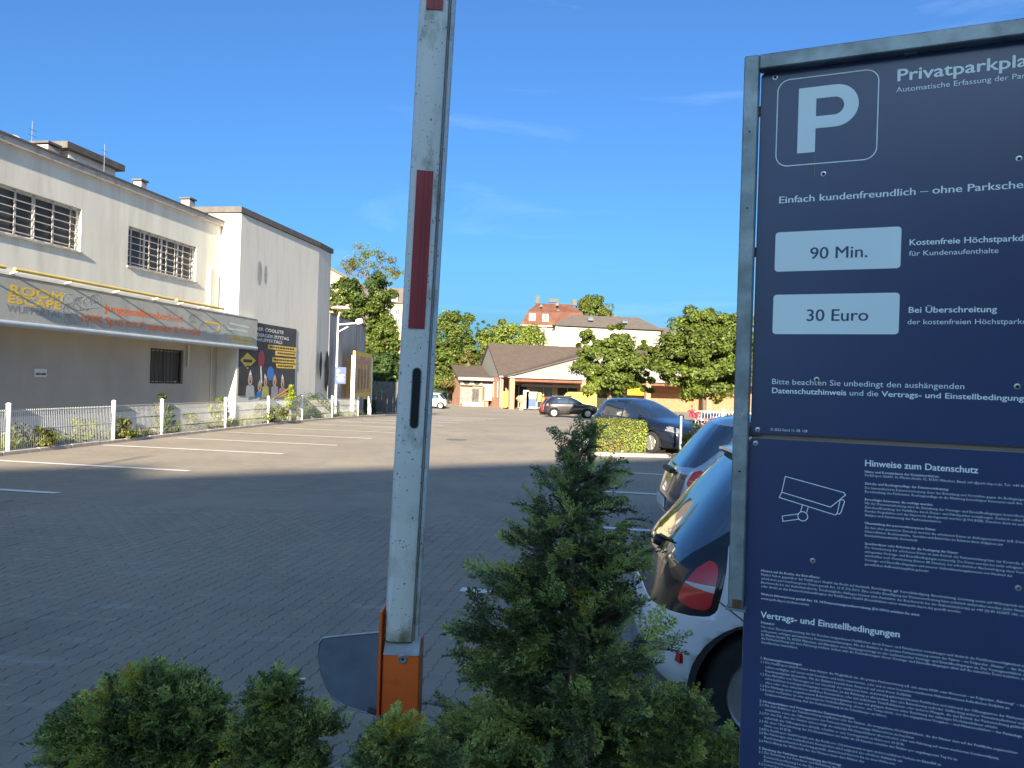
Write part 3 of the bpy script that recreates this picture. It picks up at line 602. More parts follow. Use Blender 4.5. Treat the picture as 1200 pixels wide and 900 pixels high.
stext(low, 'Hinweise zum Datenschutz', 1013, 546, 7.8, (1146, 554.5), .022)
stext(low, 'Vertrags- und Einstellbedingungen', 891.5, 723.5, 7.8, (1054, 749), .022)
# security camera drawing
def cz(x, y): return sc_(sp(860+x/3.53, 520+y/3.53))
lw = .0019
rim(low, [cz(*q) for q in ((213, 135), (455, 202), (462, 212), (400, 262), (198, 200))], lw, 'camera_outline')
rim(low, [cz(*q) for q in ((198, 200), (188, 222), (420, 295), (428, 285), (440, 232))], lw, 'camera_outline', closed=False)
rim(low, [cz(*q) for q in ((213, 135), (198, 200))], lw, 'camera_outline', closed=False)
rim(low, [cz(*q) for q in ((438, 232), (453, 232), (458, 240), (442, 286), (434, 291), (425, 288))], lw, 'camera_outline', closed=False)
rim(low, [cz(*q) for q in ((284, 252), (276, 282))], lw, 'camera_outline', closed=False); rim(low, [cz(*q) for q in ((308, 260), (301, 284))], lw, 'camera_outline', closed=False)
cc = cz(285, 300); rr_ = (cz(306, 302)[0]-cc[0])*.98
rim(low, [(cc[0]+rr_*math.cos(i*PI/10), cc[1]+rr_*math.sin(i*PI/10)) for i in range(20)], lw, 'camera_outline')
rim(low, [cz(*q) for q in ((266, 290), (200, 299), (203, 321), (268, 312))], lw, 'camera_outline', closed=False)
# the small print
fa = [(135, 1, 'Name und Kontaktdaten des Verantwortlichen:'), (160, 0, 'ParkDepot GmbH, St.-Martin-Straße 72, 81541 München, Email: info@park-depot.de, Tel.: +49 89 356477'),
 (218, 1, 'Zwecke und Rechtsgrundlage der Datenverarbeitung:'), (248, 0, 'Die kamerabasierte Datenverarbeitung dient der Ermittlung von Verstößen gegen die Bedingungen der'), (275, 0, 'Bereitstellung des Parkraums. Rechtsgrundlage ist die Wahrung berechtigter Interessen nach Art. 6.'),
 (330, 1, 'Berechtigte Interessen, die verfolgt werden:'), (357, 0, 'Mit der Datenverarbeitung wird die Einhaltung der Vertrags- und Einstellbedingungen kontrolliert, um einer'), (385, 0, 'Zweckentfremdung der Parkfläche durch Dauer- und Falschparker vorzubeugen. Dadurch sollen Plätze'), (412, 0, 'Kunden freigehalten und das Hausrecht durchgesetzt werden (§ 903 BGB). Daneben dient sie auch der'), (440, 0, 'Analyse und Optimierung der Parkraumsituation.'),
 (497, 1, 'Übermittlung der personenbezogenen Daten:'), (527, 0, 'Zu den oben genannten Zwecken werden die erhobenen Daten an Auftragsverarbeiter (z.B. Dienstleister,'), (555, 0, 'Inkassofirmen, Rechtsanwälte, Gerichte und Behörden im Rahmen ihrer Aufgaben zur'), (583, 0, 'Kennzeichenauskunft) übermittelt.'),
 (640, 1, 'Speicherdauer oder Kriterien für die Festlegung der Dauer:'), (668, 0, 'Die Verarbeitung der erhobenen Daten ist zum Betrieb der Parkeinrichtung bzw. zur Kontrolle der'), (697, 0, 'anliegenden Vertrags- und Einstellbedingungen notwendig. Die Daten werden bei nicht erfolgtem Verstoß'), (725, 0, 'unmittelbar nach Verarbeitung (binnen 48 Stunden), bei erforderlicher Nachverfolgung eines Verstoßes'), (755, 0, 'Vertrags- und Einstellbedingungen und unserer Geltendmachungshinweise von Nachteil der'), (785, 0, 'gesetzlichen Aufbewahrungsfrist gelöscht.')]
fb = [(80, 1, 'Hinweis auf die Rechte der Betroffenen:'), (107, 0, 'Nutzer haben gegenüber der ParkDepot GmbH das Recht auf Auskunft, Berichtigung, ggf. Vervollständigung, Einschränkung, Löschung sowie auf Widerspruch und Übertragung der'), (135, 0, 'erhobenen personenbezogenen Daten gemäß Art. 15 ff. DS-GVO. Eine erteilte Einwilligung zur Datenverarbeitung kann jederzeit widerrufen werden. Jeder Nutzer kann sich mit der'), (163, 0, 'Beschwerde bei der Aufsichtsbehörde. Diesbezügliche Anfragen können (mit Ausnahme der Beschwerde bei der Aufsichtsbehörde) an +49 (0) 89 356477 140, oder per E-Mail'), (190, 0, 'oder direkt an den Datenschutzbeauftragten der ParkDepot GmbH (Kontaktdaten unter www.park-depot.de) gestellt werden.'),
 (245, 1, 'Weitere Informationen gemäß Art. 13, 14 Datenschutzgrundverordnung (DS-GVO) erhalten Sie unter'), (275, 0, 'www.park-depot.de/datenschutz.'),
 (445, 1, 'Präambel'), (475, 0, 'Um einer Zweckentfremdung der für Kunden vorgesehenen Parkflächen durch Dauer- und Falschparker vorzubeugen und dadurch die Parkflächenverfügbarkeit zu'), (503, 0, 'verbessern, erfolgen automatisierte Kennzeichenerfassungen. Mit der Einfahrt in die private Parkeinrichtung nimmt der Fahrer – im Folgenden „Nutzer“ – das Angebot der'), (530, 0, 'St.-Martin-Straße 72, 81541 München, auf Abschluss eines Nutzungsvertrags zu den nachstehenden Vertrags- und Einstellbedingungen an. Das Vertragsverhältnis endet mit'), (555, 0, 'die Parkeinrichtung mit dem Fahrzeug verlässt. Sofern sich die Formulierungen dieser Vertrags- und Einstellbedingungen allein auf die männliche Form beziehen, ist die'), (583, 0, 'Geschlechter mitumfasst.')]
fcx = [(38, 1, '1. Benutzungsbestimmungen', 0), (68, 0, 'Die ParkDepot GmbH räumt dem Nutzer die Möglichkeit ein, die private Parkeinrichtung z.B. mit einem PKW oder Motorrad – im Folgenden „Fahrzeug“ – zu', 1.1), (102, 0, 'sofern verfügbar, auf einem nicht besetzten und nicht reservierten, oder sich in einer besonders markierten Halteverbotszone befindlichen Stellplatz zu', 0), (133, 0, 'Kundenparkplatz abzustellen. Mit der Einfahrt besteht kein Anspruch auf einen freien Stellplatz.', 0), (163, 0, 'Das Abstellen von Fahrzeugen ist nur innerhalb der markierten bzw. anderweitig gekennzeichneten Parkflächen und während der Öffnungszeiten der Parkeinrichtung', 1.2),
 (193, 0, 'erforderlichen Sondergenehmigungen vorhanden, ist das Fahrzeug so abzustellen, dass eine Behinderung und/oder Gefährdung anderer Verkehrsteilnehmer nicht', 0), (223, 0, 'ohne oder ohne erkennbares amtliches Kennzeichen oder mit undichtem Tank/Kühlsystem oder anderen Mängeln, die den Betrieb der Parkeinrichtung gefährden', 0), (253, 0, 'Die Nutzung eines ausgewiesenen Behindertenparkplatzes ist nur mit gültigem Ausweis unter Beachtung der zulässigen Höchstparkdauer erlaubt.', 1.3), (283, 0, 'Soweit vorhanden, ist eine automatische Verkehrsführung, ebenso, wie Tempolimits, von den angegebenen Vorgaben – und Hinweisschildern – der Parkanlage', 1.4), (314, 0, 'Straßenverkehrsordnung. Auf der Parkeinrichtung ist im Schritttempo zu fahren.', 0),
 (372, 1, '2. Höchstparkdauer und Vertragsstrafe bei Zuwiderhandlungen', 0), (402, 0, 'Mit dem Befahren der Parkeinrichtung verpflichtet sich der Nutzer, die vorgegebene Höchstparkdauer, die der Nutzer dem auf der Parkfläche angebrachten', 2.1), (434, 0, 'einzuhalten sowie die Öffnungszeiten der Parkeinrichtung und etwaige Halteverbote zu beachten.', 0), (465, 0, 'Für den Fall, dass der Nutzer unberechtigt die zulässige Höchstparkdauer überschreitet oder sein Fahrzeug auf einem markierten Sonderstellplatz,', 2.2), (498, 0, 'außerhalb der Öffnungszeiten abstellt, schuldet er eine Vertragsstrafe in Höhe von 30 EUR.', 0), (529, 0, 'Ab einer Überschreitung der Höchstparkdauer um mehr als 24 Stunden schuldet der Nutzer pro angefangenem Tag bis zu', 2.3), (560, 0, 'Höhe von 30 EUR.', 0), (590, 0, 'Die ParkDepot GmbH behält sich das Recht vor, Schadensersatz wegen widerrechtlichen Parkens im Einzelfall zu', 2.4), (620, 0, 'Bei Fahrzeugen mit ausländischem Kennzeichen wird aufgrund des erhöhten Aufwands ein', 2.5), (651, 0, 'Bearbeitungsaufwand in Rechnung gestellt, abweichend hiervon bis zu einer Höhe von', 0), (682, 0, 'Nach Abzug des Widerrufs der des Nutzers kann dem Nutzer der', 2.6),
 (740, 1, '3. Erhebung der Parkdauer und Einhaltung des Vertrags', 0), (770, 0, 'Zur Ermittlung der Parkdauer und Einhaltung der Vertrags- und Einstellbedingungen wird', 3.1), (802, 0, 'Kennzeichenerfassung bei der Ein- und Ausfahrt mit', 0), (832, 0, 'Datenschutzbestimmungen der ParkDepot GmbH', 0), (862, 0, 'Soweit bei einer Prüfung der Aufzeichnung ein', 3.2), (893, 0, 'die Ausfahrt des Nutzers elektronisch erfasst', 0)]
sm = MB(); smb = MB(); MW = t1-.03
for zy, bd_, s in fa: a = sc_(sp(1013.3, 530+zy/6+1.3)); stext(low, s, 1013.3, 530+zy/6+1.3, 2.9, None, .018 if bd_ else 0, 1, mb=smb if bd_ else sm, maxw=MW-a[0])
for zy, bd_, s in fb: a = sc_(sp(891.5, 655+zy/6+1.3)); stext(low, s, 891.7, 655+zy/6+1.3, 2.9, None, .018 if bd_ else 0, 1, mb=smb if bd_ else sm, maxw=MW-a[0])
for zy, bd_, s, nr in fcx:
    yy = 765+zy/6.66+1.3; xx = 891-(zy/900)*2.2
    stext(low, s, xx if bd_ else xx+6, yy+(0 if bd_ else .9), 2.9, None, .018 if bd_ else 0, 1, mb=smb if bd_ else sm, maxw=MW-sc_(sp(xx+6, yy))[0])
    if nr: stext(low, '%.1f' % nr, xx, yy, 2.9, None, 0, 1, mb=sm)
stuff(sm.build('small_print', swtext, low)); stuff(smb.build('small_print_headings', swtext, low))
# screws
scr = mat('screw_steel', (.5, .52, .55), .35, .1, metal=.8); hole = mat('hole_dark', (.01, .01, .012), .8)
for px, py, par, k in ((908.5, 91, up, 1), (965, 204, up, 1), (1194, 186, up, 1), (957, 445, up, 1), (1192, 453, up, 1), (888, 503.5, up, 0), (885.5, 519.5, low, 0), (952.5, 657, low, 0), (1193, 689, low, 0)):
    a, z = sc_(sp(px, py)); o = MB().lathe(sq(a, z, 0), SN, [(.0068, .0003), (.0062, .0016), (.003, .0022), (.001, .0022)], 14).build('screw', scr, par, smooth=True)
    MB().lathe(sq(a, z, .0023), SN, [(.0036 if k else .0022, 0), (.0036 if k else .0022, .0003)], 10).build('screw_recess', hole, o)
rim(up, [sc_(sp(955, 180)), sc_(sp(954.5, 206))], .0008, 'scratch', edge, False)
# frame of square tube
tw = .040; fo = .030
fl_t = sc_(sp(872.5, 66, fo)); fl_b = sc_(sp(852.5, 712, fo)); ft = fl_t[0]; fw = sc_(sp(890, 120, fo))[0]-sc_(sp(872.3, 120, fo))[0]; tw = fw
frm = MB().bbox(sq(ft+tw/2, (fl_t[1]+fl_b[1])/2, fo-tw/2), (tw, tw, fl_t[1]-fl_b[1]), .0025, X=SX, Y=-SN).build('frame_post', galv, sign)
MB().bbox(sq(ft+tw+.56, fl_t[1]-tw/2, fo-tw/2), (1.1195, tw, tw*1.0), .0025, X=SX, Y=-SN).build('frame_bar', galv, sign)
MB().bbox(sq(ft+tw+1.14, (fl_t[1]+fl_b[1])/2, fo-tw/2), (tw, tw, fl_t[1]-fl_b[1]), .0025, X=SX, Y=-SN).build('frame_post', galv, sign)
MB().bbox(sq(ft+tw/2+.002, fl_b[1]-.002, fo-tw/2+.001), (tw+.012, tw+.008, .006), .001, X=SX, Y=-SN).build('end_plate', galv, frm)
MB().bbox(sq(ft+tw*.62, fl_b[1]+.012, fo+.0005), (tw*.6, .003, .022), .001, X=SX, Y=-SN).build('rust_patch', rust, frm)
MB().bbox(sq(ft+tw+.56, fl_b[1]+tw/2+.0, -.03), (1.115, tw, tw), .0025, X=SX, Y=-SN).build('frame_bar', galv, sign)
for py in (130, 295, 505, 548, 645): a, z = sc_(sp(886, py, 0)); MB().box(sq(ft+tw+.012, z, -.008), (.034, .014, .022), X=SX, Y=-SN).build('clamp', rust if py in (130, 645) else blk, frm)
MB().box(sq(sc_(sp(1067, 58))[0], zt+.004, .004), (.026, .012, .014), X=SX, Y=-SN).build('clamp', galv, sign)
for tt in (t0+.22, t0+.86): MB().bbox(sq(tt, (zt-.05)/2+.0, -.035), (.05, .05, zt-.05), .003, X=SX, Y=-SN).build('ground_post', galv, sign)
for py in (552,): a, z = sc_(sp(884.5, py)); MB().lathe(sq(ft+tw*.55, z, fo), SN, [(.0022, 0), (.0022, .0008)], 8).build('hole', hole, frm)
for py in (244, 553, 155): z = sc_(sp(872, py, fo))[1]; MB().lathe(sq(ft+tw*.5, z, fo), SN, [(.0022, 0), (.0022, .0006)], 8).build('hole', hole, frm)

# ------------------------------------------------------------------ raised barrier boom
boomw = mat('boom_white', (.68, .71, .72), .5, .06, 6, .12, 50, dirt=(.22, .23, .17), dscale=11, damt=.85, stretch=(1, 1, .5), dlo=.56, dhi=.72)
speck = boomw.node_tree; nn2 = speck.nodes; ll2 = speck.links; bs = nn2['Principled BSDF']; prev = bs.inputs['Base Color'].links[0].from_socket
x = nn2.new('ShaderNodeTexNoise'); x.inputs['Scale'].default_value = 110; x.inputs['Detail'].default_value = 2; tcx = nn2.new('ShaderNodeTexCoord'); ll2.new(tcx.outputs['Object'], x.inputs[0])
mr = nn2.new('ShaderNodeMapRange'); mr.inputs[1].default_value = .66; mr.inputs[2].default_value = .71; ll2.new(x.outputs[0], mr.inputs[0]); mm_ = nn2.new('ShaderNodeMixRGB'); mm_.inputs[2].default_value = (.12, .11, .09, 1); ll2.new(mr.outputs[0], mm_.inputs[0]); ll2.new(prev, mm_.inputs[1])
x2 = nn2.new('ShaderNodeTexNoise'); x2.inputs['Scale'].default_value = 9; x2.inputs['Detail'].default_value = 8; ll2.new(tcx.outputs['Object'], x2.inputs[0]); sx = nn2.new('ShaderNodeSeparateXYZ'); ll2.new(tcx.outputs['Object'], sx.inputs[0])
gr = nn2.new('ShaderNodeMapRange'); gr.inputs[1].default_value = .55; gr.inputs[2].default_value = .0; ll2.new(sx.outputs[2], gr.inputs[0]); mr2 = nn2.new('ShaderNodeMapRange'); mr2.inputs[1].default_value = .48; mr2.inputs[2].default_value = .66; ll2.new(x2.outputs[0], mr2.inputs[0])
mu = nn2.new('ShaderNodeMath'); mu.operation = 'MULTIPLY'; ll2.new(gr.outputs[0], mu.inputs[0]); ll2.new(mr2.outputs[0], mu.inputs[1]); m3 = nn2.new('ShaderNodeMixRGB'); m3.inputs[2].default_value = (.17, .18, .10, 1); ll2.new(mu.outputs[0], m3.inputs[0]); ll2.new(mm_.outputs[0], m3.inputs[1]); ll2.new(m3.outputs[0], bs.inputs['Base Color'])
ba = at(470.5, 747, 2.28); bt = at(513, 0, 2.14); bdv = (bt-ba).normalized(); bX = Vector((1, .10, 0)); bX = (bX-bdv*bX.dot(bdv)).normalized(); bY = bdv.cross(bX); bY = bY if bY.y > 0 else -bY
gate = thing('barrier_gate', 'raised white barrier boom with red reflectors in an orange pivot housing', 'barrier', (ba.x, ba.y+.03, 0))
def bq(x, y, z): return ba+bX*x+bY*y+bdv*z
bw = .105; prof = [(-.0525, .022), (-.0515, -.002), (-.046, -.022), (-.034, -.031), (-.008, -.034), (.016, -.034), (.030, -.030), (.034, -.024), (.0365, -.020), (.0375, -.010), (.040, -.018), (.049, -.012), (.0525, .0), (.0525, .03), (.04, .045), (-.04, .045)]
m = MB(); L_ = 3.3; zz = [0, .5, 1, 1.5, 2, 2.5, L_]; npf = len(prof)
m.v = [tuple(bq(x, y, z)) for z in zz for x, y in prof]; m.f = [(k*npf+i, k*npf+(i+1) % npf, (k+1)*npf+(i+1) % npf, (k+1)*npf+i) for k in range(len(zz)-1) for i in range(npf)]+[tuple(range(npf)), tuple(range((len(zz)-1)*npf, len(zz)*npf))]; m.mi = [0]*len(m.f)
boom = m.build('boom', boomw, gate, smooth=True, sharp=25, origin=ba)
def bz(px, py):
    p = hit(px, py, bq(0, -.034, 0), bY); return (p-ba).dot(bX), (p-ba).dot(bdv)
refl = mat('reflector_red', (.32, .045, .055), .45, .15, 5); refl2 = mat('reflector_edge', (.24, .035, .045), .45)
for pa_, pb2 in (((499, 200), (490, 385)), ((511, -120), (507, 11))):
    z1_ = bz(*pa_)[1]; z0_ = bz(*pb2)[1]; x0_, x1_ = -.0305, .0165
    o = MB().box(bq((x0_+x1_)/2, -.0355, (z0_+z1_)/2), (x1_-x0_, .003, z1_-z0_), X=bX, Y=bY, Z=bdv).build('reflector', refl, gate)
    for xx in (.0045, -.008): MB().box(bq(xx, -.0372, (z0_+z1_)/2), (.004, .001, z1_-z0_-.004), X=bX, Y=bY, Z=bdv).build('fold', refl2, o)
xs_, zs1 = bz(487, 431); _, zs0 = bz(483, 502); pts = []
for k in range(13): pts.append((.0125*math.cos(PI*k/12), zs1-.0125+.0125*math.sin(PI*k/12)))
for k in range(13): pts.append((-.0125*math.cos(PI*k/12), zs0+.0125-.0125*math.sin(PI*k/12)))
xc = (bz(487, 465)[0])
sl_o = MB().prism([bq(xc+x, -.0352, z) for x, z in pts], bY*.002).build('slot', mat('slot_black', (.008, .008, .01), .7), boom)
m = MB()
for (xa, za), (xb, zb2) in zip(pts, pts[1:]+pts[:1]): m.tube(bq(xc+xa, -.0352, za), bq(xc+xb, -.0352, zb2), .0016, n=5)
m.build('slot_rim', galv, sl_o)
MB().box(bq(.0335, -.026, L_/2), (.003, .004, L_-.01), X=bX, Y=bY, Z=bdv).build('edge_seal', mat('rubber_seal', (.14, .13, .11), .8, .3, 20), boom)
for px, py in ((474, 684), (476, 640)):
    a, z = bz(px, py); MB().lathe(bq(a, -.034, z), -bY, [(.0035, 0), (.003, .0015)], 8).build('rivet', scr, boom)
org = mat('orange_lacquer', (.78, .15, .025), .42, .1, 5, .05, 40, dirt=(.22, .07, .03), dscale=12, damt=.6, dlo=.55, dhi=.72)
hc = ba+Vector((.0, .02, 0)); hz = ba.z
hx0 = at(447.5, 800, 2.24).x; hx1 = at(491, 800, 2.24).x; hw = hx1-hx0; hcx = (hx0+hx1)/2
z_c = at(470, 768, 2.24).z
hs = MB().bbox((hcx, 2.29, z_c/2), (hw, .1, z_c), .004).build('housing', org, gate)
MB().prism([(hx0+.002, 2.237, z_c+.001), (hx1-.002, 2.237, z_c+.001), (hx1-.002, 2.275, z_c+.045), (hx0+.002, 2.275, z_c+.045)], (0, .05, -.03)).build('cap_plate', galv, hs)
MB().box((hx0-.008, 2.285, z_c-.25+.06), (.007, .11, .64)).build('side_plate', org, hs)
MB().box((hx1-.004, 2.32, z_c+.0), (.006, .05, .06)).build('side_plate', org, hs)
kx = at(472, 772, 2.24); MB().lathe((kx.x, 2.24, kx.z), (0, -1, 0), [(.016, 0), (.015, .003), (.011, .004), (.010, .001), (.001, .001)], 20).build('lock', scr, hs, smooth=True)
MB().lathe((kx.x, 2.2375, kx.z), (0, -1, 0), [(.004, 0), (.004, .0022)], 6).build('keyhole', hole, hs)
for q in ((480, 868), (458, 880)):
    p = at(*q, 2.24); MB().lathe((p.x, 2.24, p.z), (0, -1, 0), [(.007, 0), (.006, .005)], 6).build('bolt', scr, hs)
pl = [(374, 753), (378, 748), (386, 746.5), (447, 740.5), (446, 838), (425, 834), (405, 828), (391, 818), (381, 803), (375, 786), (372.5, 768)]
plm = mat('plate_grey_blue', (.17, .23, .32), .35, .25, 6, .1, 20, metal=.3, dirt=(.28, .32, .36), dscale=7, damt=.6)
pts = [at(x, y, 2.33) for x, y in pl]; o = MB().prism(pts, (0, .004, 0)).build('counterweight_plate', plm, gate)
m = MB()
for a, b_ in zip(pts[:4], pts[1:4]): m.tube(a, b_, .004, n=6)
for a, b_ in zip(pts[4:], pts[5:]+pts[:1]): m.tube(a, b_, .003, n=6)
m.build('plate_edge', galv, o)
MB().tube(at(432, 832, 2.32), at(450, 838, 2.3), .008).build('lever', blk, o)
# ------------------------------------------------------------------ cars
def catmull(keys, sub=5):
    K = np.array(keys, float); out = []
    for i in range(len(K)-1):
        p0 = K[max(i-1, 0)]; p1 = K[i]; p2 = K[i+1]; p3 = K[min(i+2, len(K)-1)]
        for k in range(sub):
            t = k/sub; q = .5*((2*p1)+(-p0+p2)*t+(2*p0-5*p1+4*p2-p3)*t*t+(-p0+3*p1-3*p2+p3)*t**3)
            out.append(.35*((1-t)*p1+t*p2)+.65*q)
    out.append(K[-1]); return np.array(out)
def car_shell(keys, NP=104, sub=5):
    rows = catmull(keys, sub); V = []; D = []
    th = np.linspace(0, 2*PI, 1441)[:-1]
    for z, xf, xr, wd, n_, xm in rows:
        c, s = np.cos(th), np.sin(th); ax = np.where(c > 0, xf-xm, xm-xr)
        x = xm+ax*np.sign(c)*np.abs(c)**(2/n_); y = wd*np.sign(s)*np.abs(s)**(2/n_)
        x2 = np.append(x, x[0]); y2 = np.append(y, y[0]); sl = np.r_[0, np.cumsum(np.hypot(np.diff(x2), np.diff(y2)))]
        q = np.linspace(0, sl[-1], NP+1)[:-1]; V.append(np.c_[np.interp(q, sl, x2), np.interp(q, sl, y2), np.full(NP, z)])
    V = np.concatenate(V); nr = len(rows)
    P = [[tuple(V[k*NP+i]), tuple(V[k*NP+(i+1) % NP]), tuple(V[(k+1)*NP+(i+1) % NP]), tuple(V[(k+1)*NP+i])] for k in range(nr-1) for i in range(NP)]
    last = [(nr-1)*NP+i for i in range(NP)]; c = V[last].mean(0)
    for i in range(NP): P.append([tuple(V[last[i]]), tuple(V[last[(i+1) % NP]]), (c[0], c[1], c[2]+.002)])
    return P
def split(polys, f):                                              # cut polygons by the implicit function f: (negative, positive)
    neg, pos = [], []
    for p in polys:
        d = [f(q) for q in p]
        if all(v <= 0 for v in d): neg.append(p); continue
        if all(v > 0 for v in d): pos.append(p); continue
        a, b_ = [], []
        for i in range(len(p)):
            j = (i+1) % len(p); (a if d[i] <= 0 else b_).append(p[i])
            if (d[i] <= 0) != (d[j] <= 0):
                t = d[i]/(d[i]-d[j]); q = tuple(p[i][k]+(p[j][k]-p[i][k])*t for k in range(3)); a.append(q); b_.append(q)
        if len(a) > 2: neg.append(a)
        if len(b_) > 2: pos.append(b_)
    return neg, pos
def polysdf(pts, r=0.03):                                          # inside positive, rounded a little
    P = [Vector(p) for p in pts]; n_ = len(P)
    def f(x, y):
        q = Vector((x, y)); dm = 1e9; ins = False
        for i in range(n_):
            a = P[i]; b_ = P[(i+1) % n_]; e = b_-a; w_ = q-a; t = max(0, min(1, w_.dot(e)/e.dot(e))); dm = min(dm, (w_-e*t).length)
            if (a.y > y) != (b_.y > y) and x < (b_.x-a.x)*(y-a.y)/(b_.y-a.y)+a.x: ins = not ins
        return (dm if ins else -dm)-(-r)*1.0-r*1.0
    return f
def shell_obj(name, polys, mt, parent, off=0., thick=None):
    idx = {}; vs = []; fs = []
    for p in polys:
        f = []
        for q in p:
            k = (round(q[0], 4), round(q[1], 4), round(q[2], 4))
            if k not in idx: idx[k] = len(vs); vs.append(q)
            if not f or f[-1] != idx[k]: f.append(idx[k])
        if len(f) > 2 and f[0] == f[-1]: f.pop()
        if len(set(f)) == len(f) and len(f) > 2: fs.append(tuple(f))
    me = bpy.data.meshes.new(name); me.from_pydata(vs, [], fs); me.materials.append(mt); bm = bmesh.new(); bm.from_mesh(me)
    for f in bm.faces: f.smooth = True
    bm.normal_update()
    if off:
        nrm = {v: v.normal.copy() for v in bm.verts}
        for v in bm.verts: v.co += nrm[v]*off
    bm.to_mesh(me); bm.free(); me.update(); ob = bpy.data.objects.new(name, me); COL.objects.link(ob); ob.parent = parent; return ob
tyre_m = mat('tyre_rubber', (.018, .018, .019), .85, .2, 20); rim_m = mat('alloy', (.5, .5, .51), .3, .08, metal=.75); black_p = mat('black_plastic', (.018, .018, .02), .55, .2, 20)
chrome = mat('chrome', (.7, .7, .7), .12, .02, metal=1.); redl = mat('tail_red', (.62, .02, .02), .12, .1, coat=1); lampw = mat('lamp_clear', (.15, .155, .16), .1, .15, 12, coat=1); ambr = mat('lamp_amber', (.55, .16, .06), .12, .1, coat=1)
revw = mat('reversing_white', (.58, .56, .56), .15, .1, coat=1)
cglass = mat('car_glass', (.012, .015, .017), .03, .1, spec=1.0, coat=.6); cglass.node_tree.nodes['Principled BSDF'].inputs['IOR'].default_value = 2.1
arch_m = mat('wheel_well', (.008, .008, .009), .95)
def wheel(root, x, y, r, spokes=5, hub=None):
    sgn = 1 if y > 0 else -1; w_ = thing('wheel', '', '', (x, y, r)); del w_['label']; del w_['category']; w_.parent = root
    ax = (0, sgn, 0); MB().lathe((0, -sgn*.09, 0), ax, [(r*.66, 0), (r*.95, 0), (r, .02), (r, .15), (r*.95, .18), (r*.72, .185), (r*.68, .16), (r*.66, .05)], 36).build('tyre', tyre_m, w_, smooth=True, world=False)
    m = MB(); m.lathe((0, -sgn*.09, 0), ax, [(r*.69, .165), (r*.66, .178), (r*.62, .165), (r*.60, .06)], 36)
    for k in range(spokes):
        a = 2*PI*k/spokes+.3; d = Vector((math.cos(a), 0, math.sin(a))); q = Vector((-d.z, 0, d.x))
        m.box(d*r*.36+Vector((0, sgn*.068, 0)), (r*.56, r*.16, .025), X=d, Y=q, Z=Vector((0, sgn, 0)))
    m.lathe((0, sgn*.05, 0), ax, [(r*.16, 0), (r*.15, .035), (.001, .04)], 16); m.build('rim', rim_m, w_, smooth=True, world=False)
    MB().lathe((0, -sgn*.09, 0), ax, [(r*.6, .05), (.001, .05)], 24).build('brake_disc', black_p, w_, world=False)
    return w_
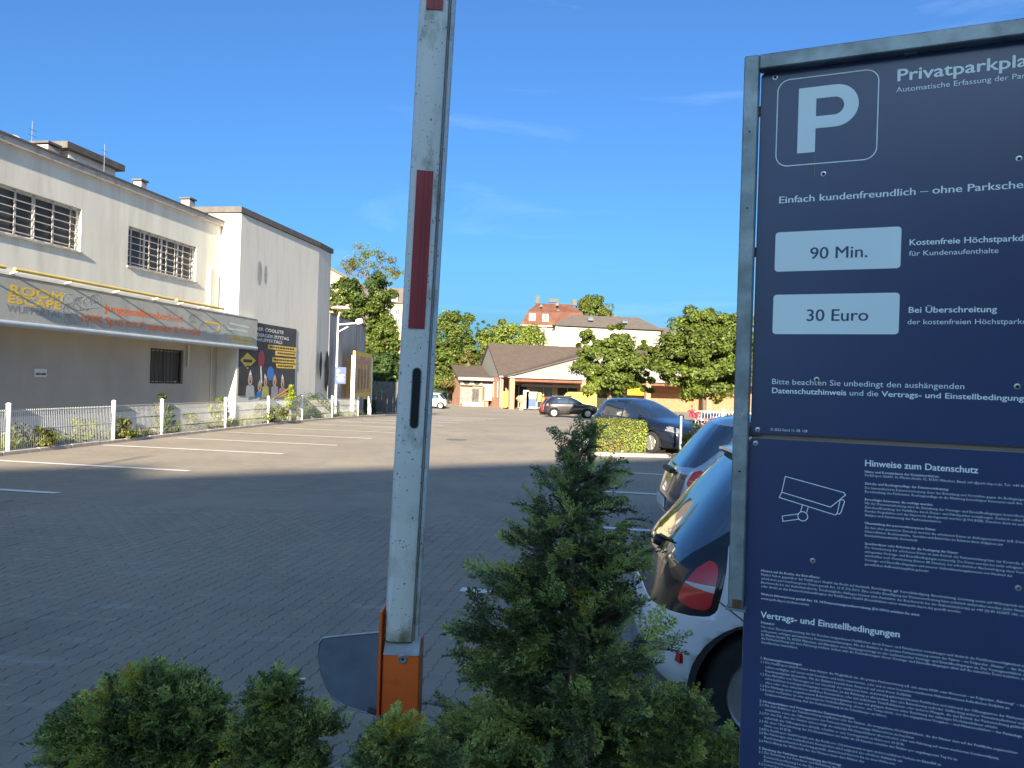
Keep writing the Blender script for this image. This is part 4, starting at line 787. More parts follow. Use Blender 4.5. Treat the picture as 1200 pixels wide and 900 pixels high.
def make_car(name, label, cat, loc, yaw, keys, paintm, wx, wr, side_w, wind, rearw, rear_lamp=None, front_lamp=None, group=None, sub=5, NP=104, wheels=(1, 1), rear_panel=None, spokes=5, archr=1.16, cladding=False, scale=1., seams=(), glass=cglass, plate=True, L_=4.):
    root = thing(name, label, cat, loc, yaw, 'cars parked in the car park'); root.scale = (scale,)*3
    P = car_shell(keys, NP, sub); wmax = max(k[3] for k in keys)
    for x in wx:
        f = lambda q, x=x: -1 if abs(q[1]) < .35*wmax else (wr*archr)**2-((q[0]-x)**2+(q[2]-wr)**2)
        P, gone = split(P, f)
    extra = []
    if rear_lamp: 
        sd = polysdf(rear_lamp); P, g_ = split(P, lambda q: min(sd(abs(q[1]), q[2]), .298+.22*(q[2]-.7)-q[0])); 
        a, b_ = split(g_, lambda q: q[2]-(rear_lamp[0][1]*.0+ (min(r[1] for r in rear_lamp)+max(r[1] for r in rear_lamp))/2-.03))
        lo, mid = split(a, lambda q: q[2]-((min(r[1] for r in rear_lamp)*.62+max(r[1] for r in rear_lamp)*.38)+(abs(q[1])-.6)*-.25+.0))
        for nm, pp_, mt in (('tail_lamp', b_, redl), ('reversing_lamp', mid, revw), ('tail_lamp', lo, redl)):
            for sd_ in (1, -1):
                q = [p for p in pp_ if sum(v[1] for v in p)*sd_ > 0]
                if q: shell_obj(nm, q, mt, root, .004)
    if front_lamp:
        sd = polysdf(front_lamp); xmx = max(k[1] for k in keys)
        P, g_ = split(P, lambda q: sd(abs(q[1]), q[2]) if q[0] > xmx-.45 else -1)
        for sd_ in (1, -1):
            q = [p for p in g_ if sum(v[1] for v in p)*sd_ > 0]
            if q: shell_obj('headlight', q, lampw, root, .003)
    for poly in side_w:
        sd = polysdf(poly); P, g_ = split(P, lambda q: sd(q[0], q[2]) if abs(q[1]) > .40 else -1)
        for sd_ in (1, -1):
            q = [p for p in g_ if sum(v[1] for v in p)*sd_ > 0]
            if q: shell_obj('side_window', q, glass, root, -.004)
    if wind:
        sd = polysdf(wind[0]); x0 = wind[1]; P, g_ = split(P, lambda q: sd(abs(q[1]), q[2]) if q[0] > x0 else -1); shell_obj('windscreen', g_, glass, root, -.003)
    if rearw:
        sd = polysdf(rearw[0]); x0 = rearw[1]; P, g_ = split(P, lambda q: sd(abs(q[1]), q[2]) if q[0] < x0 else -1); shell_obj('rear_window', g_, glass, root, -.002)
    if rear_panel:
        sd = polysdf(rear_panel[0]); P, g_ = split(P, lambda q: min(sd(abs(q[1]), q[2]), .33+max(.22*(q[2]-.7), .9*(q[2]-1.0)+.066)-q[0])); shell_obj('tailgate_trim', g_, rear_panel[2], root, 0)
    zlow = keys[0][0]
    P, g_ = split(P, lambda q: zlow+(.22 if cladding else .03)-q[2]); shell_obj('lower_trim', g_, black_p, root, 0)
    body = shell_obj('body', P, paintm, root)
    so_ = body.modifiers.new('s', 'SOLIDIFY'); so_.thickness = .012; so_.offset = -1
    xmn = min(k[2] for k in keys); xmx = max(k[1] for k in keys)
    MB().box(((xmn+xmx)/2, 0, zlow+.28), (xmx-xmn-.5, 2*wmax-.46, .42)).build('underbody', arch_m, root, world=False)
    for x in wx:
        for s in (1, -1):
            m = MB(); k = 18; rr = wr*archr+.012; yo = wmax-.04; yi = wmax-.36
            for i in range(k+3):
                a0 = -.25+(PI+.5)*i/(k+3); a1 = -.25+(PI+.5)*(i+1)/(k+3)
                m.poly([(x+rr*math.cos(a0), s*yo, wr+rr*math.sin(a0)), (x+rr*math.cos(a1), s*yo, wr+rr*math.sin(a1)), (x+rr*math.cos(a1), s*yi, wr+rr*math.sin(a1)), (x+rr*math.cos(a0), s*yi, wr+rr*math.sin(a0))])
            m.add([(x+rr*math.cos(2*PI*i/24), s*(yi+.002), wr+rr*math.sin(2*PI*i/24)) for i in range(24)], [tuple(range(24))])
            m.build('wheel_well', arch_m, root, world=False)
            wheel(root, x, s*(wmax-.115), wr, spokes)
    return root, body
def side_y(keys, x, z):                                             # half width of the shell at (x,z)
    K = catmull(keys, 8); i = np.argmin(abs(K[:, 0]-z)); z_, xf, xr, wd, n_, xm = K[i]; a = (xf-xm) if x > xm else (xm-xr); t = min(1, abs(x-xm)/a); return wd*(1-t**n_)**(1/n_)
def seam(root, keys, pts, y_s=(1, -1), w_=.008, mt=black_p):
    for s in y_s:
        m = MB()
        for a, b_ in zip(pts, pts[1:]):
            k = max(2, int(math.hypot(b_[0]-a[0], b_[1]-a[1])/.08))
            for i in range(k):
                p = [(a[0]+(b_[0]-a[0])*t, a[1]+(b_[1]-a[1])*t) for t in (i/k, (i+1)/k)]
                q = [Vector((x, s*(side_y(keys, x, z)+.0005), z)) for x, z in p]; d = (q[1]-q[0])
                if d.length < 1e-5: continue
                m.box((q[0]+q[1])/2, (d.length*1.05, .003, w_), X=d.normalized(), Y=(0, 1, 0), Z=d.normalized().cross(Vector((0, 1, 0))))
        m.build('panel_gap', mt, root, world=False)
def mirror(root, keys, x, z, mt):
    for s in (1, -1):
        y = s*(side_y(keys, x, z)); o = MB(); o.lathe((x, y+s*.04, z+.04), (1, 0, 0), [(.03, -.1), (.075, -.06), (.08, 0), (.05, .07), (.001, .1)], 12); o.box((x, y+s*.0, z), (.05, .1, .04)); o.build('wing_mirror', mt, root, smooth=True, world=False)
# keys: z, x front, x rear, half width, squareness, middle
hatch = [(.19, 3.42, .20, .72, 4.5, 1.8), (.24, 3.52, .08, .77, 4.2, 1.8), (.34, 3.59, .02, .805, 4.2, 1.8), (.46, 3.60, .0, .82, 4.2, 1.8), (.58, 3.59, .01, .825, 4.2, 1.8), (.70, 3.54, .05, .825, 4.4, 1.8),
 (.80, 3.44, .085, .82, 4.6, 1.8), (.88, 3.28, .115, .805, 4.6, 1.8), (.94, 3.02, .15, .785, 4.4, 1.8), (.99, 2.78, .19, .765, 4.2, 1.8), (1.08, 2.62, .26, .735, 4, 1.75), (1.2, 2.42, .35, .70, 3.8, 1.7), (1.32, 2.2, .45, .66, 3.6, 1.65), (1.42, 1.98, .55, .615, 3.4, 1.6), (1.48, 1.82, .66, .56, 3.0, 1.55), (1.515, 1.66, .85, .44, 2.6, 1.5), (1.53, 1.45, 1.1, .2, 2.2, 1.4)]
carwhite = mat('car_white', (.80, .82, .84), .28, .01, coat=.8, spec=.5); carsilver = mat('car_silver_blue', (.42, .52, .62), .25, .02, metal=.3, coat=1)
seam_m = mat('seam_dark', (.03, .03, .035), .6)
tl_poly = [(.50, .95), (.58, 1.0), (.83, 1.0), (.86, .90), (.86, .74), (.70, .70), (.60, .70), (.54, .78)]
lampp = [(.60, .80), (.645, .99), (.74, 1.00), (.9, .94), (.9, .80), (.76, .70), (.66, .68), (.58, .71)]
root1, body1 = make_car('parked_car', 'white hatchback with black rear glass parked nearest, right beside the blue sign', 'car', (.78, 4.50, 0), R(-3.5), hatch, carwhite, (.57, 2.98), .30,
    [[(.62, 1.02), (1.35, 1.0), (1.35, 1.42), (.78, 1.36)], [(1.45, 1.0), (2.45, 1.0), (2.12, 1.27), (1.9, 1.41), (1.45, 1.42)]], ([(-.1, .99), (.66, .99), (.58, 1.4), (-.1, 1.43)], 1.8),
    ([(-.1, .84), (.50, .84), (.56, 1.02), (.60, 1.2), (.55, 1.42), (-.1, 1.46)], .9), lampp, [(.5, .7), (.86, .74), (.86, .9), (.55, .85)],
    sub=6, NP=132, rear_panel=([(-.1, .66), (.50, .64), (.66, .645), (.745, .67), (.79, .75), (.79, .96), (.70, 1.04), (.625, 1.2), (.55, 1.46), (-.1, 1.49)], .75, mat('tailgate_black', (.015, .016, .018), .16, .05, coat=.5)), glass=cglass)
seam(root1, hatch, [(.33, .745), (.44, .67), (.50, .60)], (-1, 1), .006, seam_m); seam(root1, hatch, [(.74, .30), (.66, .58)], (1,), .006, seam_m)
seam(root1, hatch, [(1.40, .95), (1.40, .35)], (-1, 1), .006, seam_m); mirror(root1, hatch, 2.5, .98, carwhite)
def rearx(keys, z, y):
    K = catmull(keys, 8); i = np.argmin(abs(K[:, 0]-z)); z_, xf, xr, wd, n_, xm = K[i]; return xm-(xm-xr)*(1-min(1, abs(y)/wd)**n_)**(1/n_)
m = MB(); prev = None
for k in range(7):
    y = -.02-.30*k/6; z = .93+.03*k/6; p = Vector((rearx(hatch, z, y)-.012, y, z))
    if prev: m.tube(prev, p, .012-.001*k, n=6)
    prev = p
m.lathe((rearx(hatch, .9, 0), -.02, .9), (-1, 0, .3), [(.035, 0), (.03, .03), (.001, .035)], 12); m.build('rear_wiper', black_p, root1, world=False)
m = MB(); sp_pts = []
for k in range(13):
    y = -.60+1.2*k/12; sp_pts.append(y)
vv = []
for y in sp_pts:
    zt2_ = 1.49-.10*abs(y/.6)**2.5; xr_ = rearx(hatch, 1.44, y*.9); vv += [(xr_-.07, y, zt2_-.03), (xr_-.07, y, zt2_-.045), (xr_+.12, y, zt2_-.03), (xr_+.12, y, zt2_+.012)]
m.add(vv, [f for k in range(12) for f in ((4*k, 4*k+1, 4*k+5, 4*k+4), (4*k+1, 4*k+2, 4*k+6, 4*k+5), (4*k+3, 4*k, 4*k+4, 4*k+7))]); m.build('spoiler', carwhite, root1, smooth=True, world=False)
for s in (1, -1): MB().prism([(rearx(hatch, 1.36, .6)-.02, s*.60, 1.42), (rearx(hatch, 1.36, .6)+.28, s*.645, 1.40), (rearx(hatch, 1.30, .6)+.02, s*.64, 1.30)], (0, s*.02, 0)).build('pillar_fin', black_p, root1, world=False)
mm = MB().box((-.012, 0, .52), (.012, .52, .11)).build('number_plate', mat('plate_white', (.65, .66, .66), .4, .03), root1, world=False)
MB().box((rearx(hatch, .40, -.6)-.01, -.55, .42), (.02, .2, .05), X=(.9, .4, 0)).build('rear_reflector', redl, root1, world=False)
MB().lathe((.9, .0, 1.52), (-.4, 0, 1), [(.012, 0), (.006, .1), (.004, .3)], 8).build('aerial', black_p, root1, world=False)
root2, body2 = make_car('parked_car', 'light blue hatchback parked behind the white one, mostly hidden by the sign frame', 'car', (1.80, 8.85, 0), R(-3), hatch, carsilver, (.50, 2.98), .30,
    [[(.62, 1.02), (1.35, 1.0), (1.35, 1.40), (.78, 1.34)], [(1.45, 1.0), (2.45, 1.0), (2.12, 1.27), (1.9, 1.41), (1.45, 1.42)]], ([(-.1, .99), (.66, .99), (.58, 1.4), (-.1, 1.43)], 1.8),
    ([(-.1, .90), (.60, .94), (.60, 1.2), (.54, 1.40), (-.1, 1.44)], .9), [(.60, .72), (.62, .92), (.9, .94), (.9, .74)], [(.5, .7), (.86, .74), (.86, .9), (.55, .85)], rear_panel=([(-.1, .40), (.55, .40), (.58, .86), (-.1, .86)], .5, mat('tailgate_blue_dark', (.06, .07, .09), .2, coat=1)))
MB().box((rearx(hatch, .86, 0)-.03, 0, .86), (.06, .5, .05)).build('handle_bar', black_p, root2, world=False); mirror(root2, hatch, 2.5, .98, carsilver)
MB().box((-.01, 0, .50), (.012, .52, .11)).build('number_plate', MATS['plate_white'], root2, world=False)
for s in (1, -1): MB().prism([(rearx(hatch, 1.4, .55)-.05, s*.52, 1.47), (rearx(hatch, 1.36, .6)+.22, s*.62, 1.44), (rearx(hatch, 1.30, .6)+.02, s*.63, 1.32)], (0, s*.02, 0)).build('pillar_fin', black_p, root2, world=False)

mpv = [(.20, 4.2, .20, .80, 4.5, 2.1), (.26, 4.34, .08, .86, 4.2, 2.1), (.40, 4.40, .0, .90, 4.2, 2.1), (.58, 4.40, .0, .91, 4.2, 2.1), (.72, 4.34, .04, .915, 4.4, 2.1), (.84, 4.18, .08, .90, 4.4, 2.1), (.93, 3.9, .12, .88, 4.2, 2.1), (1.0, 3.55, .16, .86, 4.0, 2.1), (1.06, 3.30, .20, .835, 3.8, 2.1), (1.2, 2.98, .28, .79, 3.6, 2.0), (1.34, 2.68, .38, .735, 3.4, 1.9), (1.46, 2.35, .48, .68, 3.2, 1.8), (1.55, 2.05, .62, .60, 2.8, 1.7), (1.60, 1.85, .85, .46, 2.6, 1.6), (1.62, 1.6, 1.2, .2, 2.2, 1.5)]
cardark = mat('car_dark_blue', (.010, .015, .030), .22, .05, metal=.4, coat=1); cargrey = mat('car_dark_grey', (.035, .034, .036), .25, .05, metal=.3, coat=1)
mpos = at(742, 500, 22.3)
rootm, _ = make_car('parked_car', 'dark blue people carrier parked behind the clipped hedge, bonnet to the right', 'car', (0, 0, 0), 0, mpv, cardark, (.82, 3.45), .33,
    [[(.42, 1.1), (.98, 1.04), (.98, 1.44), (.72, 1.42)], [(1.04, 1.04), (1.98, 1.02), (1.98, 1.48), (1.04, 1.45)], [(2.05, 1.02), (2.98, 1.02), (2.62, 1.32), (2.3, 1.47), (2.05, 1.48)], [(3.05, 1.03), (3.3, 1.05), (2.85, 1.26)]],
    ([(-.1, 1.06), (.76, 1.06), (.64, 1.5), (-.1, 1.52)], 2.0), ([(-.1, 1.05), (.7, 1.05), (.6, 1.48), (-.1, 1.5)], .9), [(.62, .8), (.64, 1.1), (.95, 1.1), (.95, .8)], [(.46, .66), (.5, .80), (.95, .95), (.95, .78), (.62, .66)], spokes=8)
cm = MB()
for s in (1, -1):
    pts = [(.40, 1.06), (1.0, 1.015), (2.0, .995), (3.05, 1.0)]
    for a, b_ in zip(pts, pts[1:]): cm.tube((a[0], s*(side_y(mpv, a[0], a[1])+.002), a[1]), (b_[0], s*(side_y(mpv, b_[0], b_[1])+.002), b_[1]), .012, n=5)
    pts = [(3.1, 1.02), (2.75, 1.3), (2.35, 1.47), (1.5, 1.52), (.8, 1.46), (.42, 1.12)]
    for a, b_ in zip(pts, pts[1:]): cm.tube((a[0], s*(side_y(mpv, a[0], a[1])+.004), a[1]), (b_[0], s*(side_y(mpv, b_[0], b_[1])+.004), b_[1]), .009, n=5)
cm.build('window_trim', chrome, rootm, world=False); seam(rootm, mpv, [(2.02, 1.0), (2.02, .35)], w_=.012); seam(rootm, mpv, [(1.0, 1.0), (1.06, .5)], w_=.012); mirror(rootm, mpv, 2.95, 1.04, cardark)
MB().box((4.36, 0, .48), (.10, 1.1, .2)).build('grille', black_p, rootm, world=False); MB().box((4.425, 0, .40), (.01, .52, .11)).build('number_plate', MATS['plate_white'], rootm, world=False)
for s in (1, -1):
    for x in (1.75, 2.75): MB().box((x, s*(side_y(mpv, x, .9)+.012), .9), (.2, .03, .03)).build('door_handle', cardark, rootm, world=False)
# front right wheel stands at pixel (763,531); nose points right and towards the camera
yaw = math.atan2(-.87, .52); hd_ = Vector((math.cos(yaw), math.sin(yaw), 0)); lf = Vector((-hd_.y, hd_.x, 0)); scm = .92
fwp = ground(764, 531.5); rootm.location = fwp-hd_*3.45*scm+lf*.80*scm; rootm.rotation_euler = (0, 0, yaw); rootm.scale = (scm,)*3

suv = [(.26, 4.05, .18, .78, 4.5, 2.1), (.34, 4.22, .06, .85, 4.4, 2.1), (.5, 4.28, .0, .89, 4.2, 2.1), (.7, 4.28, .0, .90, 4.2, 2.1), (.86, 4.22, .03, .895, 4.4, 2.1), (.98, 4.05, .06, .88, 4.4, 2.1), (1.06, 3.5, .10, .86, 4.0, 2.1), (1.12, 3.15, .14, .83, 3.8, 2.0), (1.28, 2.88, .26, .77, 3.6, 1.9), (1.42, 2.62, .40, .71, 3.4, 1.8), (1.54, 2.3, .55, .65, 3.2, 1.7), (1.61, 2.0, .75, .52, 2.8, 1.6), (1.64, 1.7, 1.1, .25, 2.2, 1.5)]
sg_ = ground(669, 489.5)
roots, _ = make_car('parked_car', 'dark grey off-road car in front of the yellow van, seen from its right side', 'car', sg_-Vector((2.15, -.9, 0)), R(2), suv, cargrey, (.80, 3.45), .34,
    [[(.45, 1.16), (.95, 1.12), (.95, 1.42), (.7, 1.44)], [(1.02, 1.12), (1.9, 1.1), (1.9, 1.5), (1.02, 1.47)], [(1.98, 1.1), (2.88, 1.1), (2.55, 1.4), (2.3, 1.49), (1.98, 1.5)]],
    ([(-.1, 1.13), (.74, 1.13), (.64, 1.52), (-.1, 1.54)], 2.0), ([(-.1, 1.1), (.7, 1.1), (.6, 1.5), (-.1, 1.52)], .9), [(.66, .85), (.68, 1.12), (.95, 1.12), (.95, .85)], [(.5, .75), (.9, .78), (.9, .95), (.5, .92)], sub=3, NP=72, spokes=6, cladding=True)
roots.scale = (1.0, 1, 1.0); mirror(roots, suv, 2.8, 1.1, black_p); seam(roots, suv, [(1.94, 1.1), (1.94, .42)], w_=.02)
for s in (1, -1): MB().box((1.5, s*.56, 1.655), (1.5, .035, .035)).build('roof_rail', chrome, roots, world=False)
redp = mat('car_red', (.42, .02, .02), .3, .05, coat=.8)
rg_ = ground(645, 487); rr_y = rg_.y+.8
rootr, _ = make_car('parked_car', 'small red car standing just behind the tail of the dark grey off-road car', 'car', (rg_.x-.3, rr_y+.4, gz(rr_y)), R(60), hatch, redp, (.50, 2.98), .30,
    [[(.62, 1.02), (1.35, 1.0), (1.35, 1.40), (.78, 1.34)], [(1.45, 1.0), (2.45, 1.0), (2.12, 1.27), (1.9, 1.41), (1.45, 1.42)]], ([(-.1, .99), (.66, .99), (.58, 1.4), (-.1, 1.43)], 1.8), ([(-.1, .90), (.60, .94), (.54, 1.40), (-.1, 1.44)], .9), [(.6, .7), (.62, .95), (.9, .95), (.9, .7)], None, sub=3, NP=64)
sv = at(497, 476, 73.)
carw2 = mat('car_pale', (.60, .62, .62), .3, .02, coat=.7)
rootw, _ = make_car('parked_car', 'silver white estate car far back beside the brick store, partly behind the boom', 'car', (at(523.5, 476, 73).x, 73., gz(73)), R(180-4), hatch, carw2, (.50, 2.98), .30,
    [[(.62, 1.02), (1.35, 1.0), (1.35, 1.40), (.78, 1.34)], [(1.45, 1.0), (2.45, 1.0), (2.12, 1.27), (1.9, 1.41), (1.45, 1.42)]], ([(-.1, .99), (.66, .99), (.58, 1.4), (-.1, 1.43)], 1.8), ([(-.1, .90), (.60, .94), (.54, 1.40), (-.1, 1.44)], .9), [(.6, .7), (.62, .95), (.9, .95), (.9, .7)], [(.5, .7), (.86, .74), (.86, .9), (.55, .85)], sub=3, NP=64)
purp = mat('car_dark_violet', (.05, .035, .12), .25, .03, metal=.3, coat=1)
pv = ground(842, 503)
rootp, _ = make_car('parked_car', 'dark violet car behind the white trolley railing at the right', 'car', (at(806, 500, 27.5).x, 27.5, gz(27.5)), R(-2), hatch, purp, (.50, 2.98), .30,
    [[(.62, 1.02), (1.35, 1.0), (1.35, 1.40), (.78, 1.34)], [(1.45, 1.0), (2.45, 1.0), (2.12, 1.27), (1.9, 1.41), (1.45, 1.42)]], ([(-.1, .99), (.66, .99), (.58, 1.4), (-.1, 1.43)], 1.8), ([(-.1, .90), (.60, .94), (.54, 1.40), (-.1, 1.44)], .9), [(.6, .7), (.62, .95), (.9, .95), (.9, .7)], [(.5, .7), (.86, .74), (.86, .9), (.55, .85)], sub=3, NP=64)
rootp.scale = (.95, .95, .62*1.0)
# yellow delivery van: box body with sloped nose, heading left
vanm = mat('van_yellow', (.52, .37, .012), .4, .04, coat=.4); vy = 70.; vx = at(650, 478, vy).x; vg = gz(vy)
van = thing('delivery_van', 'tall yellow delivery van parked in front of the brick store', 'van', (vx, vy, vg))
k = at(699, 478, vy).x-vx; side = [(.0, .35), (.0, .95), (.35, 1.15), (1.0, 1.85), (1.3, 2.05), (k-.1, 2.10), (k, 1.9), (k, .35)]
MB().prism([(vx+a, vy, vg+z*.98) for a, z in side], (0, 1.9, 0)).build('body', vanm, van)
MB().prism([(vx+a, vy-.01, vg+z) for a, z in ((.55, 1.2), (1.0, 1.68), (1.55, 1.72), (1.55, 1.2))], (0, .02, 0)).build('side_window', cglass, van)
MB().prism([(vx+a, vy+.15, vg+z+.02) for a, z in ((.36, 1.16), (1.0, 1.82), (.98, 1.84), (.34, 1.18))], (0, 1.6, 0)).build('windscreen', cglass, van)
mm = MB(); 
for a, w_ in ((2.35, .7), (3.15, .45)): mm.box((vx+a, vy-.012, vg+1.55), (w_, .01, .12))
mm.build('printed_stripe', mat('print_darkred', (.35, .08, .02), .6), van)
for a in (.75, k-.8):
    MB().lathe((vx+a, vy-.02, vg+.33), (0, 1, 0), [(.2, -.0), (.33, .0), (.33, .2), (.001, .2)], 20).build('wheel', tyre_m, van, smooth=True)
# ------------------------------------------------------------------ brick store
brick = mat('brick_wall', (.40, .165, .09), .9, .2, 3, .3, 20, dirt=(.28, .12, .08), dscale=6, damt=.5); bnt = brick.node_tree
bkx = bnt.nodes.new('ShaderNodeTexBrick'); bkx.inputs['Scale'].default_value = 1; bkx.inputs['Brick Width'].default_value = .24; bkx.inputs['Row Height'].default_value = .08; bkx.inputs['Mortar Size'].default_value = .008
bkx.inputs['Color1'].default_value = (.44, .19, .10, 1); bkx.inputs['Color2'].default_value = (.34, .13, .075, 1); bkx.inputs['Mortar'].default_value = (.38, .3, .24, 1)
tcb = bnt.nodes.new('ShaderNodeTexCoord'); sxb = bnt.nodes.new('ShaderNodeSeparateXYZ'); cxb = bnt.nodes.new('ShaderNodeCombineXYZ'); adb = bnt.nodes.new('ShaderNodeMath')
bnt.links.new(tcb.outputs['Object'], sxb.inputs[0]); bnt.links.new(sxb.outputs[0], adb.inputs[0]); bnt.links.new(sxb.outputs[1], adb.inputs[1]); bnt.links.new(adb.outputs[0], cxb.inputs[0]); bnt.links.new(sxb.outputs[2], cxb.inputs[1])
bnt.links.new(cxb.outputs[0], bkx.inputs[0]); bnt.links.new(bkx.outputs[0], bnt.nodes['Principled BSDF'].inputs['Base Color'])
tile = mat('roof_tile_brown', (.080, .058, .046), .85, .15, 2, .4, 6); gabm = mat('gable_panel_grey', (.20, .20, .19), .8, .06, 2); trim = mat('white_trim', (.30, .29, .265), .5, .05)
dark = mat('shade_dark', (.02, .018, .017), .8, .4, 2); glas2 = mat('shop_glass', (.05, .06, .065), .1, .6, .6)
g0 = gz(80.); O0 = Vector((at(586, 470, 80).x, 80., g0)); e1 = Vector((.976, .216, 0)); e2 = Vector((-.216, .976, 0))
def st(a, b_, z): return O0+e1*a+e2*b_+UP*z
ez = at(586, 441.3, 80).z-g0; az = at(571.7, 404, 86.8).z-g0
store = thing('brick_store', 'low brick supermarket with brown pitched roof and grey gables', 'shop building', O0)
W_ = 34; Dp = 14
m = MB(); m.prism([st(0, 0, -.3), st(0, Dp, -.3), st(0, Dp, ez), st(0, 0, ez)], e1*.3); m.build('side_wall', brick, store)
MB().prism([st(-.04, -.3, ez), st(-.04, Dp+.3, ez), st(-.04, Dp/2, az+.05)], e1*.2).build('gable', gabm, store)
m = MB(); m.prism([st(.3, 2.6, -.3), st(W_, 2.6, -.3), st(W_, 2.6, ez), st(.3, 2.6, ez)], e2*.3); m.build('front_wall', brick, store)
rf = MB(); rf.prism([st(-.25, -.4, ez-.15), st(-.25, Dp/2, az), st(-.25, Dp/2, az+.18), st(-.25, -.4, ez+.05)], e1*(W_+.5)).prism([st(-.25, Dp+.4, ez-.15), st(-.25, Dp+.4, ez+.05), st(-.25, Dp/2, az+.18), st(-.25, Dp/2, az)], e1*(W_+.5)); rf.build('roof', tile, store)
gt = MB().tube(st(-.25, -.42, ez), st(.9, -.42, ez), .09).tube(st(-.06, -.3, ez), st(-.06, -.3, .1), .06).tube(st(-.2, Dp+.3, ez), st(-.2, Dp+.3, .1), .06); gt.build('gutter', trim, store)
# front cross gable on pillars
pA = at(597, 441.6, 78.); ga = (pA-O0).dot(e1); gb = (pA-O0).dot(e2); gzb = ez-.02
aw_ = 11.5; apx = 3.35
MB().prism([st(ga, gb, gzb), st(ga+2*aw_, gb, gzb), st(ga+aw_, gb, gzb+apx)], e2*.15).build('gable', gabm, store)
MB().prism([st(ga-.2, gb-.12, gzb-.08), st(ga+2*aw_+.2, gb-.12, gzb-.08), st(ga+2*aw_+.2, gb-.12, gzb+.08), st(ga-.2, gb-.12, gzb+.08)], e2*.12).build('fascia_board', trim, store)
for sgn in (0, 1):
    a0, a1 = (ga-.3, ga+aw_) if sgn == 0 else (ga+2*aw_+.3, ga+aw_)
    MB().prism([st(a0, gb-.25, gzb-.02), st(a1, gb-.25, gzb+apx+.08), st(a1, gb-.25, gzb+apx+.22), st(a0, gb-.25, gzb+.12)], e2*8.5).build('roof', tile, store)
MB().prism([st(ga+.1, gb+.15, gzb-.02), st(ga+2*aw_-.1, gb+.15, gzb-.02), st(ga+2*aw_-.1, 2.55, gzb-.02), st(ga+.1, 2.55, gzb-.02)], UP*.06).build('canopy_soffit', mat('soffit_brown', (.10, .05, .035), .9, .1, 3), store)
MB().box(st(ga+aw_, gb+.35, gzb-.22), (2*aw_-.3, .3, .42), X=e1, Y=e2).build('canopy_beam', mat('beam_brown', (.16, .07, .045), .9, .2, 3), store)
for a in (ga+.35, ga+8.2, ga+15.5, ga+2*aw_-.35):
    MB().box(st(a, gb+.3, (gzb-.02)/2-.1), (.52, .52, gzb+.16), X=e1, Y=e2).build('pillar', brick, store)
pale_b = mat('blind_cream', (.30, .28, .235), .8, .08, 3)
for k in range(4):
    b_ = 1.3+k*2.3; w0 = MB().box(st(-.02, b_+.6, 1.95), (.05, 1.25, 1.8), X=e1, Y=e2).build('window', trim, store); MB().box(st(-.05, b_+.6, 1.95), (.03, 1.05, 1.62), X=e1, Y=e2).build('blind', pale_b, w0)
for a, w_, mt, nm in ((2.6, 1.9, dark, 'entrance'), (5.4, 2.2, glas2, 'shop_window'), (8.2, 2.4, dark, 'entrance'), (11.6, 2.8, dark, 'shop_window')):
    o = MB().box(st(a, 2.57, 1.35), (w_, .05, 2.5), X=e1, Y=e2).build(nm, mt, store)
    f = MB(); [f.box(st(a+s*w_/2, 2.53, 1.35), (.08, .06, 2.55), X=e1, Y=e2) for s in (-1, 0, 1)]; f.box(st(a, 2.53, 2.6), (w_, .06, .1), X=e1, Y=e2); f.build('frame', trim, o)
lb_ = MB().box(st(5.8, 1.2, 2.5), (6.5, .12, .28), X=e1, Y=e2).build('sign_band', trim, store)
# wing to the right: brick, white window band, grey doors
for px0, px1, py0, py1, mt, nm in ((716, 748, 463, 472, trim, 'window_band'), (757, 776, 463, 480, gabm, 'garage_door'), (778, 792, 462, 480, mat('grey_door', (.25, .26, .27), .6), 'garage_door')):
    a = hit(px0, py1, st(0, 2.55, 0), e2); b_ = hit(px1, py0, st(0, 2.55, 0), e2); a1_ = (a-O0).dot(e1); b1_ = (b_-O0).dot(e1); z0 = a.z-g0; z1 = b_.z-g0
    o = MB().box(st((a1_+b1_)/2, 2.56, (z0+z1)/2), (b1_-a1_, .08, z1-z0), X=e1, Y=e2).build(nm, mt, store)
    if nm == 'window_band':
        for k in range(4): MB().box(st(a1_+(b1_-a1_)*(k+.5)/4, 2.5, (z0+z1)/2+.05), ((b1_-a1_)/4-.35, .06, (z1-z0)*.55), X=e1, Y=e2).build('pane', glas2, o)
a = hit(745, 458, st(0, -1.0, 0), e2); MB().box(a, (1.9, .1, .95), X=e1, Y=e2).build('hanging_sign', vanm, store)
bw_ = MB().box(st(W_*.5+9, 2.3, 1.5), (20, .3, 3.2), X=e1, Y=e2).build('wing_wall', mat('brick_pale', (.33, .155, .085), .9, .15, 3), store)
